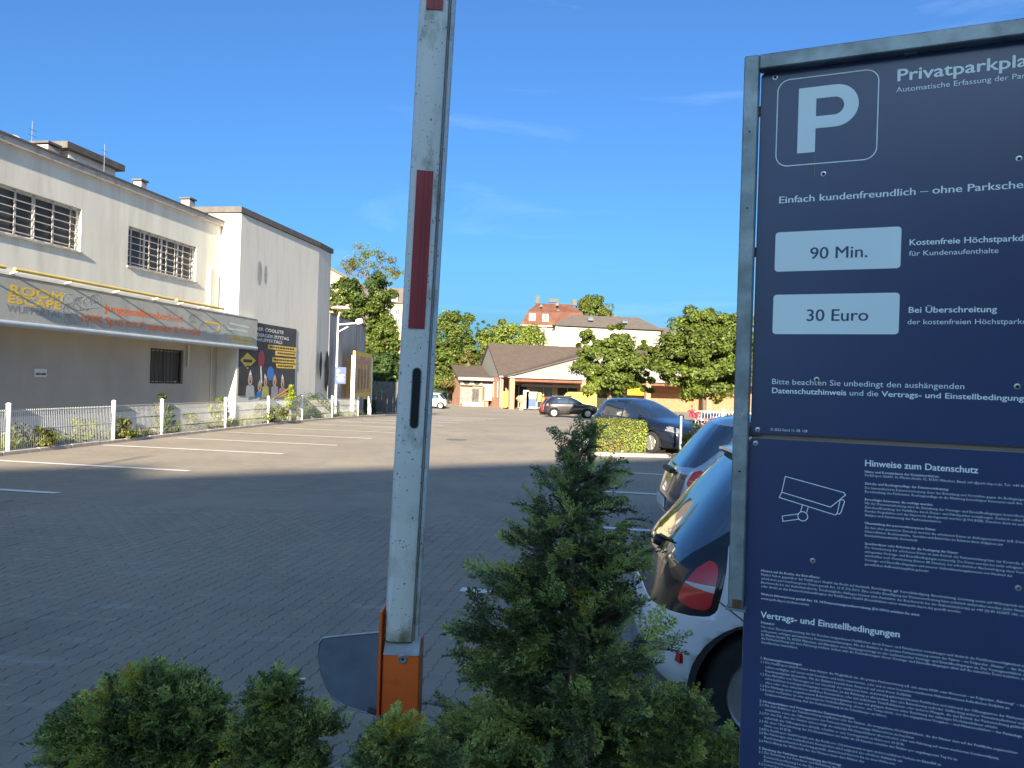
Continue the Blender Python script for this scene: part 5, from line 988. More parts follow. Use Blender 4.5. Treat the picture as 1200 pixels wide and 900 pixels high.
# annex left with flat-pitched roof
ax0 = at(538, 477, 84.); a0 = (ax0-O0).dot(e1); A2 = -.3
annex = thing('annex', 'low annex with air conditioning units between the trees and the brick store', 'building', st((a0+A2)/2, 5, 0))
yz = at(545, 444, 84).z-g0
MB().prism([st(a0, 4.6, -.3), st(A2-.1, 4.6, -.3), st(A2-.1, 4.6, yz), st(a0, 4.6, yz)], e2*6).build('wall', brick, annex)
MB().prism([st(a0-.5, 3.4, yz-.05), st(a0-.5, 9, yz+1.5), st(a0-.5, 9, yz+1.65), st(a0-.5, 3.4, yz+.12)], e1*(A2-a0+.4)).build('roof', tile, annex)
MB().box(st((a0+A2)/2-.1, 3.35, yz+.02), (A2-a0+.6, .14, .32), X=e1, Y=e2).build('fascia_board', trim, annex)
for q, w_, h_, z_, mt, nm in ((.13, 1.4, 1.0, 1.9+.9, gabm, 'fan_unit'), (.48, 1.3, 1.0, 2.8, gabm, 'fan_unit'), (.25, 2.1, 1.8, 1.05, mat('grey_board', (.17, .165, .155), .8, .25, 3), 'board'), (.55, 1.4, 2.1, 1.15, mat('beige_door', (.19, .165, .125), .7), 'door'), (.85, 1.1, 1.9, 1.6, pale_b, 'window')):
    o = MB().box(st(a0+(A2-a0)*q+.2, 4.35, z_), (w_, .5 if nm == 'fan_unit' else .1, h_), X=e1, Y=e2).build(nm, mt, annex)
    if nm == 'fan_unit': MB().lathe(st(a0+(A2-a0)*q+.2, 4.09, z_), -e2, [(.42, 0), (.38, .02), (.001, .02)], 18).build('fan_grille', dark, o)
MB().box(st(a0+(A2-a0)*.42, 4.1, .22), (2.4, .6, .5), X=e1, Y=e2).build('step', trim, annex)
# things by the entrance
def crate_stack(px, py, d, n_):
    for k in range(n_):
        p = at(px, py, d); o = MB(); z = gz(d)+.36+.42*k
        o.bbox((p.x, d, z), (.48, .4, .38), .03); o.box((p.x, d-.21, z+.05), (.3, .02, .08), 1)
        tag(o.build('crate', [vanm, dark], origin=(p.x, d, z-.19)), ['yellow crate at the foot of the stack by the brick pillar', 'yellow crate second from the ground by the brick pillar', 'yellow crate third from the ground by the brick pillar', 'topmost yellow crate of the stack by the brick pillar'][k], 'crate', 'yellow crates stacked by the brick pillar')
crate_stack(591.5, 479, 77.5, 4)
for i, (px, w_, h_, lab) in enumerate(((623, 1.15, 1.75, 'white and blue poster stand in front of the store entrance'), (616, .6, 1.9, 'narrow white display board left of the blue poster stand'), (631, .5, .9, 'small yellow notice board right of the poster stand'))):
    p = at(px, 480, 76.5); z0 = gz(76.5); o = thing('poster_stand', lab, 'advert board', (p.x, 76.5, z0)); zb_ = .9 if i == 2 else .12
    MB().box((p.x, 76.5, z0+zb_+h_/2), (w_, .12, h_)).build('board', trim if i < 2 else vanm, o)
    if i == 0: MB().box((p.x+.05, 76.43, z0+.75), (.75, .02, .8)).build('print', bl, o); MB().box((p.x-.1, 76.43, z0+1.5), (.5, .02, .35)).build('print', mat('print_green', (.2, .35, .2), .6), o)
    for s in (-1, 1): MB().box((p.x+s*w_*.4, 76.5, z0+zb_/2+.02), (.06, .3, zb_+.04)).build('foot', blk, o)
p = at(611, 480, 76.8); z0 = gz(76.8); o = thing('fruit_stand', 'round straw coloured display stand beside the store entrance', 'display stand', (p.x, 76.8, z0))
MB().lathe((p.x, 76.8, z0), UP, [(.28, 0), (.2, .1), (.12, .6), (.5, .95), (.62, 1.1), (.5, 1.3), (.2, 1.45), (.001, 1.5)], 14).build('basket', mat('straw', (.45, .33, .18), .9, .3, 4), o, smooth=True)
p = at(636, 484, 70.); z0 = gz(70.); o = thing('person', 'person in an orange safety vest beside the yellow van and red car', 'person', (p.x, 70., z0))
def figure(c, hgt, cols):
    vs = [(0, 0, .52), (0, 0, .62), (0, .0, .74), (0, .0, .82), (0, .0, .86), (0, .0, .94), (.10, 0, .80), (.13, .0, .62), (.13, .04, .48), (-.10, 0, .80), (-.13, 0, .62), (-.13, .05, .48), (.055, 0, .48), (.06, 0, .27), (.06, .0, .03), (-.055, 0, .48), (-.06, .03, .27), (-.07, 0, .03), (.06, -.05, .015), (-.07, -.05, .015)]
    es = [(0, 1), (1, 2), (2, 3), (3, 4), (4, 5), (2, 6), (6, 7), (7, 8), (2, 9), (9, 10), (10, 11), (0, 12), (12, 13), (13, 14), (0, 15), (15, 16), (16, 17), (14, 18), (17, 19)]
    rr = [.075, .07, .085, .035, .035, .055, .035, .026, .02, .035, .026, .02, .05, .036, .022, .05, .036, .022, .018, .018]
    me = bpy.data.meshes.new('body'); me.from_pydata([(v[0]*hgt, v[1]*hgt, v[2]*hgt) for v in vs], es, []); ob_ = bpy.data.objects.new('body', me); COL.objects.link(ob_); ob_.parent = c
    sk = ob_.modifiers.new('skin', 'SKIN'); ob_.modifiers.new('sub', 'SUBSURF').levels = 1; ob_.modifiers['sub'].render_levels = 1
    for i, r_ in enumerate(rr): me.skin_vertices[0].data[i].radius = (r_*hgt, r_*hgt*.8)
    me.skin_vertices[0].data[0].use_root = True; me.materials.append(cols); return ob_
figure(o, 1.75, mat('work_trousers', (.06, .06, .08), .9)); 
MB().lathe((p.x, 70., z0+.98), UP, [(.16, 0), (.19, .1), (.2, .3), (.17, .46), (.08, .5)], 12).build('safety_vest', mat('vest_orange', (.75, .16, .03), .8), o, smooth=True)
MB().lathe((p.x, 70., z0+1.56), UP, [(.04, 0), (.085, .05), (.09, .12), (.05, .2), (.001, .21)], 10).build('head', mat('skin', (.45, .27, .2), .7), o, smooth=True)

# ------------------------------------------------------------------ foliage generators
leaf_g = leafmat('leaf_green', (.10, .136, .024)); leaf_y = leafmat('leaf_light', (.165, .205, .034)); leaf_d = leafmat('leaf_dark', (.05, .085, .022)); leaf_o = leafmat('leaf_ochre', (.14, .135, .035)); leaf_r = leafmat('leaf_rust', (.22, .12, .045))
bark = mat('bark', (.12, .09, .065), .95, .3, 12, .5, 30)
def leaves(C, Nn, size, rs, up=.35, asp=.6):                       # C positions, Nn outward normals -> bent leaf quads (two triangles)
    n_ = len(C); nrm = Nn+rs.normal(0, .55, (n_, 3)); nrm[:, 2] += up; nrm /= np.linalg.norm(nrm, axis=1)[:, None]+1e-9
    t_ = rs.normal(0, 1, (n_, 3)); a = np.cross(nrm, t_); a /= np.linalg.norm(a, axis=1)[:, None]+1e-9; b_ = np.cross(nrm, a)
    s = (size*rs.uniform(.6, 1.3, n_))[:, None]; a = a*s*.5; b_ = b_*s*.5*asp; sag = nrm*s*.12
    V = np.stack([C-a-sag, C+b_*1.0, C+a-sag, C-b_*1.0], 1).reshape(-1, 3); Fq = np.arange(4*n_).reshape(-1, 4); return V, Fq
def clumps(rs, center, rad, n, r0, r1, per, shell=.85, squash=.75):
    cen = []; 
    while len(cen) < n:
        q = rs.uniform(-1, 1, 3); l_ = np.linalg.norm(q)
        if l_ > 1 or l_ < .35: continue
        cen.append(np.array(center)+q*np.array(rad))
    P = []; Q = []
    for c_ in cen:
        r_ = rs.uniform(r0, r1); d = rs.normal(0, 1, (per, 3)); d /= np.linalg.norm(d, axis=1)[:, None]; rr = r_*rs.uniform(.55, 1.05, per)[:, None]
        P.append(c_+d*rr*np.array([1, 1, squash])); o_ = c_-np.array(center); Q.append(d*.8+.5*o_/(np.linalg.norm(o_)+1e-6))
    return np.concatenate(P), np.concatenate(Q)
def tree(label, base, blobs, leaf, size, per, trunk_r, seed, mats_=None, cat='tree', group=None, trunk_h=None, limbs=5, name='tree'):
    rs = np.random.RandomState(seed); root = thing(name, label, cat, base, 0, 'trees around and beyond the car park'); base = Vector(base)
    P = []; Q = []
    for c_, r_, n_, r0, r1 in blobs:
        if base.y > 55: n_ = int(n_*1.5)
        a, b_ = clumps(rs, c_, r_, n_, r0, r1, per); P.append(a); Q.append(b_)
    P = np.concatenate(P); Q = np.concatenate(Q); V, Fq = leaves(P, Q, size, rs)
    ms = mats_ or [leaf]; mi = None
    if len(ms) > 1: mi = np.minimum((np.sin(P[:, 0]*1.7/size*.12+seed)+np.cos(P[:, 2]*1.3/size*.12)+rs.normal(0, .5, len(P)) > 1.1).astype(int), 1)
    npmesh('crown', V, Fq, ms, root, mi)
    c0 = Vector(blobs[0][0]); m = MB(); th = trunk_h or (c0.z-base.z)
    top = Vector((c0.x, c0.y, base.z+th)); mid = base.lerp(top, .5)+Vector((rs.uniform(-.1, .1), 0, 0)); m.tube(base-UP*.1, mid, trunk_r, trunk_r*.8, 10).tube(mid, top, trunk_r*.8, trunk_r*.55, 10)
    for k in range(limbs):
        bl = blobs[k % len(blobs)]; q = Vector(bl[0])+Vector((rs.uniform(-.6, .6)*bl[1][0], rs.uniform(-.6, .6)*bl[1][1], rs.uniform(-.2, .7)*bl[1][2])); s_ = mid.lerp(top, rs.uniform(.3, 1)); h_ = s_.lerp(q, .5)+UP*.15*rs.uniform(0, 1); m.tube(s_, h_, trunk_r*.4, trunk_r*.28, 6).tube(h_, q, trunk_r*.28, trunk_r*.08, 6)
    m.build('trunk', bark, root, smooth=True); return root
def blob(px, py, d, rx_px, rz_px, n_, r0=.1, r1=.2, depth=1.):      # crown lobe measured in the photo, given real size at its distance
    c_ = at(px, py, d); k = d/F; return (tuple(c_), (rx_px*k, rx_px*k*depth, rz_px*k), n_, r0*rx_px*k, r1*rx_px*k)
def gp(px, d): p = at(px, 450, d); return (p.x, d, gz(d))
tree('broad green tree right of the pale gable, small gaps in its crown', gp(717, 48), [blob(716, 428, 48, 44, 32, 90, .15, .25), blob(688, 406, 48, 14, 20, 16, .25, .4), blob(724, 402, 48, 14, 26, 20, .25, .45), blob(752, 415, 48, 14, 18, 16, .2, .4), blob(706, 450, 48, 30, 12, 16, .2, .3), blob(757, 440, 48, 14, 20, 10, .25, .4)], leaf_g, .21, 190, .13, 3, [leaf_g, leaf_y])
tree('taller dense green tree just left of the sign frame', gp(828, 44), [blob(826, 418, 44, 56, 50, 140, .14, .24), blob(822, 378, 44, 26, 24, 20, .2, .36), blob(862, 400, 44, 26, 34, 20, .2, .34), blob(786, 425, 44, 26, 24, 18, .2, .34), blob(850, 375, 44, 26, 14, 12, .2, .36), blob(890, 410, 44, 20, 44, 14, .25, .4)], leaf_g, .20, 190, .14, 4, [leaf_g, leaf_y])
tree('large bushy tree rising behind the street lamp', gp(425, 62), [blob(425, 400, 62, 40, 50, 60, .18, .32), blob(404, 355, 62, 24, 30, 24, .22, .38), blob(436, 345, 62, 26, 26, 22, .22, .38), blob(448, 400, 62, 22, 40, 20, .22, .38), blob(400, 410, 62, 22, 40, 16, .25, .4), blob(450, 440, 62, 26, 30, 20, .25, .4)], leaf_g, .26, 150, .3, 5, [leaf_g, leaf_d])
tree('wispy thin crowned tree against the sky above the bushy one', gp(432, 74), [blob(432, 305, 74, 38, 17, 30, .12, .22), blob(408, 315, 74, 14, 14, 8, .2, .35), blob(460, 322, 74, 14, 14, 8, .2, .35)], leaf_o, .17, 55, .22, 6, [leaf_o, leaf_g], trunk_h=13, limbs=14)
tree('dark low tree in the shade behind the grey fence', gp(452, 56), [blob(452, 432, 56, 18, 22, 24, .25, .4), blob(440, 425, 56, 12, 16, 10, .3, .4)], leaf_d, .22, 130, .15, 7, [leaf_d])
tree('dense light green tree close right of the boom', gp(528, 92), [blob(524, 400, 92, 28, 36, 50, .2, .36), blob(540, 385, 92, 16, 22, 16, .25, .4), blob(515, 430, 92, 22, 24, 20, .25, .4), blob(550, 415, 92, 14, 26, 14, .25, .4)], leaf_y, .3, 130, .3, 8, [leaf_g, leaf_y])
tree('small rust tinged tree left of the annex roof', gp(548, 88), [blob(549, 425, 88, 10, 18, 14, .3, .45), blob(530, 448, 88, 14, 12, 12, .3, .4)], leaf_o, .26, 100, .15, 9, [leaf_o, leaf_r])
tree('rounded yellow green tree behind the ridge of the store', gp(605, 112), [blob(605, 400, 112, 34, 20, 50, .2, .34), blob(578, 400, 112, 18, 16, 16, .25, .4), blob(588, 386, 112, 12, 10, 8, .25, .4)], leaf_y, .34, 130, .3, 10, [leaf_y, leaf_g])
tree('sparse blue green tree top left of the rounded one', gp(566, 118), [blob(566, 388, 118, 10, 14, 14, .18, .3), blob(586, 380, 118, 5, 8, 5, .25, .35)], leaf_d, .26, 50, .2, 12, [leaf_d])
tree('olive tree on the hill above the long grey roof', gp(696, 170), [blob(695, 372, 170, 24, 24, 50, .2, .34), blob(694, 356, 170, 15, 10, 14, .25, .4)], leaf_o, .5, 120, .4, 13, [leaf_o, leaf_g])
for i, (px, py, d, rx, rz, lab) in enumerate(((1000, 430, 60, 60, 40, 'green tree hidden mostly by the navy sign'), (-60, 380, 90, 60, 60, 'green tree beyond the left edge behind the building'))):
    tree(lab, gp(px, d), [blob(px, py, d, rx, rz, 50, .18, .3)], leaf_g, .3, 100, .2, 30+i, [leaf_g])

# ------------------------------------------------------------------ hill and houses
m = MB(); hx = [-260, -160, -80, -30, 20, 70, 140, 260]; hy = [96, 112, 130, 160, 200, 300]; hh = [-1.2, 1.5, 4.2, 8.0, 11., 13.]
m.add([(x, y, h+(1.2*math.sin(x*.05+y*.03)) if h > 0 else h) for y, h in zip(hy, hh) for x in hx], [(j*8+i, j*8+i+1, (j+1)*8+i+1, (j+1)*8+i) for j in range(5) for i in range(7)])
struct(m.build('hill', mat('hill_grass', (.06, .085, .025), .95, .4, .2), smooth=True))
rs = np.random.RandomState(40); P = []; Q = []
for k in range(170):
    x = rs.uniform(-150, 130); y = rs.uniform(100, 175); z = np.interp(y, hy, hh)
    a, b_ = clumps(rs, (x, y, z+.5), (3.2, 3, rs.uniform(1.2, 2.4)), 7, .7, 1.3, 46); P.append(a); Q.append(b_)
P = np.concatenate(P); Q = np.concatenate(Q); V, Fq = leaves(P, Q, .75, rs); o = npmesh('hillside_bushes', V, Fq, [leaf_g, leaf_d], None, (rs.rand(len(P)) > .6).astype(int)); stuff(o)
o['label'] = 'mass of bushes covering the hillside behind the store'; o['category'] = 'bushes'
cream = mat('house_cream', (.36, .31, .2), .85, .06, .8); wht = mat('house_white', (.36, .335, .27), .85, .06, .6); rtile = mat('roof_tile_orange', (.115, .045, .027), .85, .3, .8, .5, 4); gsl = mat('roof_slate_grey', (.10, .083, .072), .8, .12, 1, .3, 3); wing = mat('house_glass', (.10, .11, .12), .15, .3, 1); pch = mat('house_peach', (.42, .28, .18), .85, .05, 1)
def facade_window(par, c, w_, h_, X, N_, fr=trim):
    o = MB().box(Vector(c)+N_*.03, (w_, .12, h_), X=X, Y=-N_).build('window', fr, par); MB().box(Vector(c)+N_*.1, (w_*.7, .02, h_*.75), X=X, Y=-N_).build('pane', wing, o)
    MB().box(Vector(c)+N_*.115, (w_*.06, .015, h_*.75), X=X, Y=-N_).build('mullion', fr, o)
# orange mansard house
d = 150.; hA = thing('mansard_house', 'cream house with steep orange tiled mansard roof on the hill', 'house', at(640, 420, d)-UP*4)
def h3(px, py, dd=0): return at(px, py, d+dd)
xl = at(612, 400, d).x; xr = at(676, 400, d).x; zE = at(620, 381, d).z; zB = zE-9; zM = at(620, 352, d).z; xl2 = at(631, 352, d).x; xr2 = at(690, 352, d).x; xr3 = at(688, 380, d).x
MB().prism([(xl, d, zB), (xr3, d, zB), (xr3, d, zE), (xl, d, zE)], (0, 11, 0)).build('wall', cream, hA)
m = MB(); lowp = [(xl-.4, d-.5, zE), (xr3+.4, d-.5, zE), (xr3+.4, d+11.5, zE), (xl-.4, d+11.5, zE)]; xk = at(619, 363, d).x; zk = at(619, 364, d).z
midp = [(xl+.9, d+1.2, zk), (xr3-.9, d+1.2, zk), (xr3-.9, d+9.8, zk), (xl+.9, d+9.8, zk)]; topp = [(xl2, d+4.8, zM), (xr3-3.2, d+4.8, zM), (xr3-3.2, d+6.2, zM), (xl2, d+6.2, zM)]
m.add(lowp+midp+topp, [(k*4+i, k*4+(i+1) % 4, (k+1)*4+(i+1) % 4, (k+1)*4+i) for k in (0, 1) for i in range(4)]+[(8, 9, 10, 11), (3, 2, 1, 0)]); rfh = m.build('roof', rtile, hA)
MB().box(((xl+xr3)/2, d-.45, zE-.12), (xr3-xl+1, .3, .3)).build('eave', cream, hA)
for px, py in ((623.7, 371.5), (639.2, 372.5)):
    p = at(px, py, d-.1); dm = MB().box((p.x, d+.9, p.z), (1.25, 2.2, 1.5)).build('dormer', trim, rfh) ; MB().box((p.x, d-.22, p.z), (.6, .05, .85)).build('pane', wing, dm) if False else None
    MB().box((p.x, d-.215, p.z), (.6, .03, .9)).build('dormer_pane', wing, rfh)
for px, py in ((638, 388), (639, 401)): p = at(px, py, d-.1); facade_window(hA, (p.x, d-.03, p.z), 1.0, 1.4, Vector((1, 0, 0)), Vector((0, -1, 0)))
for px, py, w_, h_ in ((630, 349, .8, 1.6), (649, 350, 2.0, .7), (673, 352, .9, 1.2)): p = at(px, py, d+5); MB().box((p.x, d+5.4, p.z-.4), (w_, .8, h_)).build('chimney', gsl, hA)
for px, py in ((634, 358), (653, 356), (654, 364)): p = at(px, py, d+2.2); MB().box((p.x, d+2.0, p.z), (.5, .5, .4), X=(1, 0, 0), Y=(0, .8, .6)).build('skylight', wing, hA)
# long white house with hip roof
d = 128.; yb = d; hB = thing('long_house', 'long white house with grey hipped roof above the tree crowns', 'house', at(715, 430, d)-UP*3)
x0 = at(650, 400, d).x; x1 = at(777, 400, d).x; zE = at(652, 381.5, d).z; zR = at(675, 368.8, d+5).z; zB = zE-8
MB().prism([(x0, d, zB), (x1, d+2.5, zB), (x1, d+2.5, zE-.15), (x0, d, zE-.15)], (1.0, 10, 0)).build('wall', wht, hB)
sh_ = at(644.5, 385, d).x-x0
m = MB(); ea = [(x0-.6, d-.6, zE), (x1+.6, d+1.9, zE-.1), (x1+1.8, d+13.2, zE-.1), (x0+.4, d+11, zE)]; rgx0 = at(672, 369, d+5).x; rgx1 = at(750, 373, d+5).x
m.add(ea+[(rgx0, d+5.2, zR), (rgx1, d+6.8, zR)], [(0, 1, 5, 4), (1, 2, 5), (2, 3, 4, 5), (3, 0, 4), (3, 2, 1, 0)]); m.build('roof', gsl, hB)
MB().tube((x0+.3, d-.08, zE), (x0+.3, d-.08, zB), .12).build('drain_pipe', trim, hB)
MB().prism([(x0-1.6, d+3, zB), (x0, d+1.5, zB), (x0, d+1.5, zE-.5), (x0-1.6, d+3, zE-.5)], (0, 8, 0)).build('side_wall', wht, hB)
for px, py in ((692, 373), (732, 376)): p = at(px, py, d+2.5); MB().box((p.x, d+2.4, p.z), (.9, 1.0, .3), Y=(0, .8, .55), X=(1, 0, 0)).build('skylight', wing, hB)
for px, py in ((745, 394), (768, 398)): p = at(px, py, d+2.2); facade_window(hB, (p.x, p.y-.45+.2, p.z), .9, 1.1, Vector((1, 0, 0)), Vector((0, -1, 0)), wht)
MB().prism([(x1-2, d+6, zB), (x1+7, d+8, zB), (x1+7, d+8, zE-.6), (x1-2, d+6, zE-.6)], (0, 6, 0)).build('rear_wing', wht, hB); MB().prism([(x1-2, d+5.6, zE-.6), (x1+7.2, d+7.6, zE-.6), (x1+7.2, d+10.5, zE+.9), (x1-2, d+8.6, zE+.9)], (0, 4, .0)).build('roof', gsl, hB)
# cream house behind the bushy tree
d = 120.; hC = thing('townhouse', 'cream town house with dark mansard roof left of the boom', 'house', at(465, 420, d)-UP*3); x0 = at(446, 400, d).x; x1 = at(500, 400, d).x; zE = at(460, 355.5, d).z
MB().prism([(x0, d, zE-12), (x1, d, zE-12), (x1, d, zE), (x0, d, zE)], (0, 9, 0)).build('wall', cream, hC)
rr2 = MB().prism([(x0-.3, d-.3, zE), (x1+.3, d-.3, zE), (x1-.1, d+1.0, zE+2.6), (x0+.2, d+1.0, zE+2.6)], (0, 7, 0)).build('roof', gsl, hC)
for px, py in ((463, 349), (482, 350)): p = at(px, py, d-.1); MB().box((p.x, d+.2, p.z), (.95, 1.2, 1.35)).build('dormer', trim, rr2)
for px, py in ((456, 365), (466, 365), (466, 376), (480, 365)): p = at(px, py, d-.1); facade_window(hC, (p.x, d-.03, p.z), .9, 1.2, Vector((1, 0, 0)), Vector((0, -1, 0)))
# peach gable behind the tall block
d = 95.; hD = thing('gable_house', 'peach house gable peeping over the end of the tall block', 'house', at(392, 420, d)-UP*3); x0 = at(372, 400, d).x; x1 = at(409, 400, d).x; zE = at(409, 329, d).z; za = at(388, 315, d).z
MB().prism([(x0, d, zE-14), (x1, d, zE-14), (x1, d, zE), (at(388, 315, d).x, d, za), (x0, d, zE)], (0, 9, 0)).build('wall', pch, hD)
MB().prism([(at(386, 315, d).x, d-.3, za), (x1+.3, d-.3, zE-.1), (x1+.3, d-.3, zE+.15), (at(386, 315, d).x, d-.3, za+.3)], (0, 9.6, 0)).build('roof', gsl, hD)
p = at(387, 338, d-.1); facade_window(hD, (p.x, d-.03, p.z), .9, 1.6, Vector((1, 0, 0)), Vector((0, -1, 0)))
# apartment houses standing behind the camera across the street; their roofs throw the long shadow over the car park
rd = Vector((.852, .524, 0)); Hh = 20.; Ls = Hh/math.tan(ELEV); sp0 = ground(240, 555); sh = Vector((-SUNH.x, -SUNH.y, 0)); e0 = sp0-sh*Ls; back = -Vector((-rd.y, rd.x, 0)); back = back if back.y < 0 else -back
for i, (s0, s1, hx_, lab) in enumerate(((-2.0, 44, Hh, 'pale apartment house across the street behind the camera'), (-26, -2.1, Hh+.75, 'slightly taller apartment house at the street corner behind the camera'))):
    c = e0+rd*(s0+s1)/2+back*5; apt = thing('apartment_house', lab, 'building', (c.x, c.y, 0)); a = e0+rd*s0; b_ = e0+rd*s1
    MB().prism([a, b_, b_+UP*hx_, a+UP*hx_], back*10).build('wall', wht if i else cream, apt)
    MB().prism([a+UP*hx_, b_+UP*hx_, b_+UP*(hx_-.01)+UP*.3, a+UP*(hx_+.29)], back*10).build('roof', gsl, apt) if False else None
    k = int((s1-s0)/3)
    for f in range(6):
        for q in range(k): facade_window(apt, a+rd*(3*q+1.5)+UP*(1.9+f*3.0), 1.2, 1.5, rd, -back)
c = e0+rd*-6.5; lampb = thing('street_lamp', 'thin street lamp behind the camera whose shadow crosses the bay line', 'street lamp', (0, 0, 0))
tip = ground(175, 534); z_l = 8.2; q = tip-sh*(z_l/math.tan(ELEV)); lampb.location = (q.x, q.y, 0); MB().tube((q.x, q.y, 0), (q.x, q.y, z_l), .07, .045, 10).build('pole', galv, lampb)

# ------------------------------------------------------------------ hedge, roses, railing
def leafbox(name, c, size, X, n_, lsz, ms, rs, parent=None, rnd=.08):
    X = np.array(X); Y = np.cross([0, 0, 1], X); P = []; Q = []
    areas = [(0, 1), (0, -1), (1, 1), (1, -1), (2, 1)]
    for ax, sg2 in areas:
        o_ = [k for k in (0, 1, 2) if k != ax]; ar = size[o_[0]]*size[o_[1]]; k = int(n_*ar); q = rs.uniform(-.5, .5, (k, 3)); q[:, ax] = sg2*.5; nn = np.zeros((k, 3)); nn[:, ax] = sg2
        q = q*np.array(size)-nn*rs.uniform(-.03, .16, (k, 1)); r_ = 1-rnd*(np.abs(q[:, 2:3])/size[2])**2; q[:, :2] *= r_; P.append(q); Q.append(nn)
    P = np.concatenate(P); Q = np.concatenate(Q); W = np.array(c)+P[:, :1]*X+P[:, 1:2]*Y+P[:, 2:3]*np.array([0, 0, 1.]); NN = Q[:, :1]*X+Q[:, 1:2]*Y+Q[:, 2:3]*np.array([0, 0, 1.])
    V, Fq = leaves(W, NN, lsz, rs); return V, Fq, W
hm = [leafmat('hedge_yellow', (.22, .235, .04), trans=.25), leafmat('hedge_green', (.13, .19, .035), trans=.25), leafmat('hedge_brown', (.22, .13, .05), trans=.2)]
rs = np.random.RandomState(50)
for (pa_, pb2, hpx, lab) in (((700, 530), (757, 531), 38, 'larger clipped yellow green hedge block in front of the dark blue car'), ((775, 531), (800, 532), 20, 'smaller clipped hedge block by the front wheel of the dark blue car')):
    a = ground(*pa_); b_ = ground(*pb2); dd = a.y; hgt = hpx*dd/F; wid = (b_-a).length; dep = 1.0; c = (a+b_)/2+Vector((0, dep/2, hgt/2))
    V, Fq, W = leafbox('hedge', c, (wid, dep, hgt), (1, 0, 0), 1300, .055, hm, rs); mi = (rs.rand(len(W)) > .62).astype(int); low = (W[:, 2]-c.z < -hgt*.12)*(rs.rand(len(W)) > .55)*(np.sin(W[:, 0]*5) > -.1); mi[low] = 2
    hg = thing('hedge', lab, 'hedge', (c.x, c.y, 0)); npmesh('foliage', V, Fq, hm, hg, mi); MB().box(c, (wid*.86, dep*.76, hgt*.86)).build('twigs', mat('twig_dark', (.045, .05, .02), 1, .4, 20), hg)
kk = thing('kerb', 'pale kerb edging in front of the clipped hedges', 'kerb', ground(750, 534)); a = ground(690, 533); b_ = ground(815, 537); k = int((b_-a).length/.5)
for i in range(k):
    p = a.lerp(b_, (i+.5)/k); MB().bbox(p+UP*(.03+random.uniform(-.003, .003)), ((b_-a).length/k-.008, .14, .1), .012, X=(b_-a).normalized()).build('kerb_stone', kerbm, kk)
gb_ = MB(); q = [a+Vector((0, .08, .02)), b_+Vector((0, .08, .02)), b_+Vector((.6, 2.0, .02)), a+Vector((.0, 1.6, .02))]; gb_.poly(q); struct(gb_.build('hedge_bed', soil))
def shrub(label, c, rx, rz, n_, lsz, ms, seed, name='shrub', cat='shrub', group=None, flowers=None):
    rs = np.random.RandomState(seed); c = Vector(c); root = thing(name, label, cat, c, 0, group); P, Q = clumps(rs, (c.x, c.y, c.z+rz*.9), (rx, rx*.8, rz*.9), 12, rx*.3, rx*.5, n_); k = P[:, 2] > c.z; P = P[k]; Q = Q[k]; V, Fq = leaves(P, Q, lsz, rs)
    npmesh('foliage', V, Fq, ms, root, (rs.rand(len(P)) > .6).astype(int) if len(ms) > 1 else None); m = MB()
    for k in range(6): m.tube(c, c+Vector((rs.uniform(-.6, .6)*rx, rs.uniform(-.4, .4)*rx, rz*1.5)), .014, .006, 5)
    m.build('stems', bark, root)
    if flowers:
        for (px, py, r_, mt) in flowers:
            p = at(px, py, c.y-.25); P2 = rs.normal(0, r_*.5, (26, 3))+np.array(p); V, Fq = leaves(P2, P2-np.array(p), r_*1.2, rs); npmesh('blossom', V, Fq, [mt], root)
    return root
fred = mat('flower_red', (.55, .04, .08), .7, .1); fpink = mat('flower_pink', (.65, .3, .25), .7, .1); fwh = mat('flower_white', (.75, .72, .7), .7, .05)
pR = at(822, 520, 16.5); shrub('flowering rose bush with red and white blossoms beside the blue car', (pR.x, 16.5, 0), .42, .62, 160, .06, [leaf_y, leaf_g], 60, 'rose_bush', flowers=[(812, 484, .09, fred), (816, 487, .07, fred), (820, 490, .05, fwh), (828, 494, .1, fpink), (832, 500, .09, fwh), (826, 500, .08, fpink), (834, 494, .06, fpink)])
pW = thing('trolley_railing', 'white mesh railing of a trolley bay in front of the violet car', 'railing', at(850, 503, 23)); dR = 23.; z0 = at(850, 503, dR).z; z1 = at(850, 483, dR).z
xa, xb, xc_ = at(815, 490, dR).x, at(845, 490, dR).x, at(880, 490, dR).x
for a, b_ in ((xa, xb-.05), (xb+.05, xc_)):
    m = MB(); 
    for z in (z0, (z0+z1)/2, z1): m.tube((a, dR, z), (b_, dR, z), .018, n=6)
    for x in (a, b_): m.tube((x, dR, z1), (x, dR, 0), .022, n=6)
    fr_ = m.build('railing_frame', pwht, pW); m = MB(); k = int((b_-a)/.09)
    for i in range(1, k): m.box((a+(b_-a)*i/k, dR, (z0+z1)/2), (.009, .009, z1-z0))
    m.build('railing_mesh', pwht, fr_)
pV = at(847, 483, 22.8); MB().box((pV.x, 22.8, (z1+.12)/2), (.09, .09, z1+.12)).build('post', pwht, pW)
pV = at(797, 531, 19.2); tag(MB().tube((pV.x, 19.2, 0), (pV.x, 19.2, 1.12), .035, n=10).build('post', galv, origin=(pV.x, 19.2, 0)), 'thin grey steel post beside the smaller hedge block', 'post')
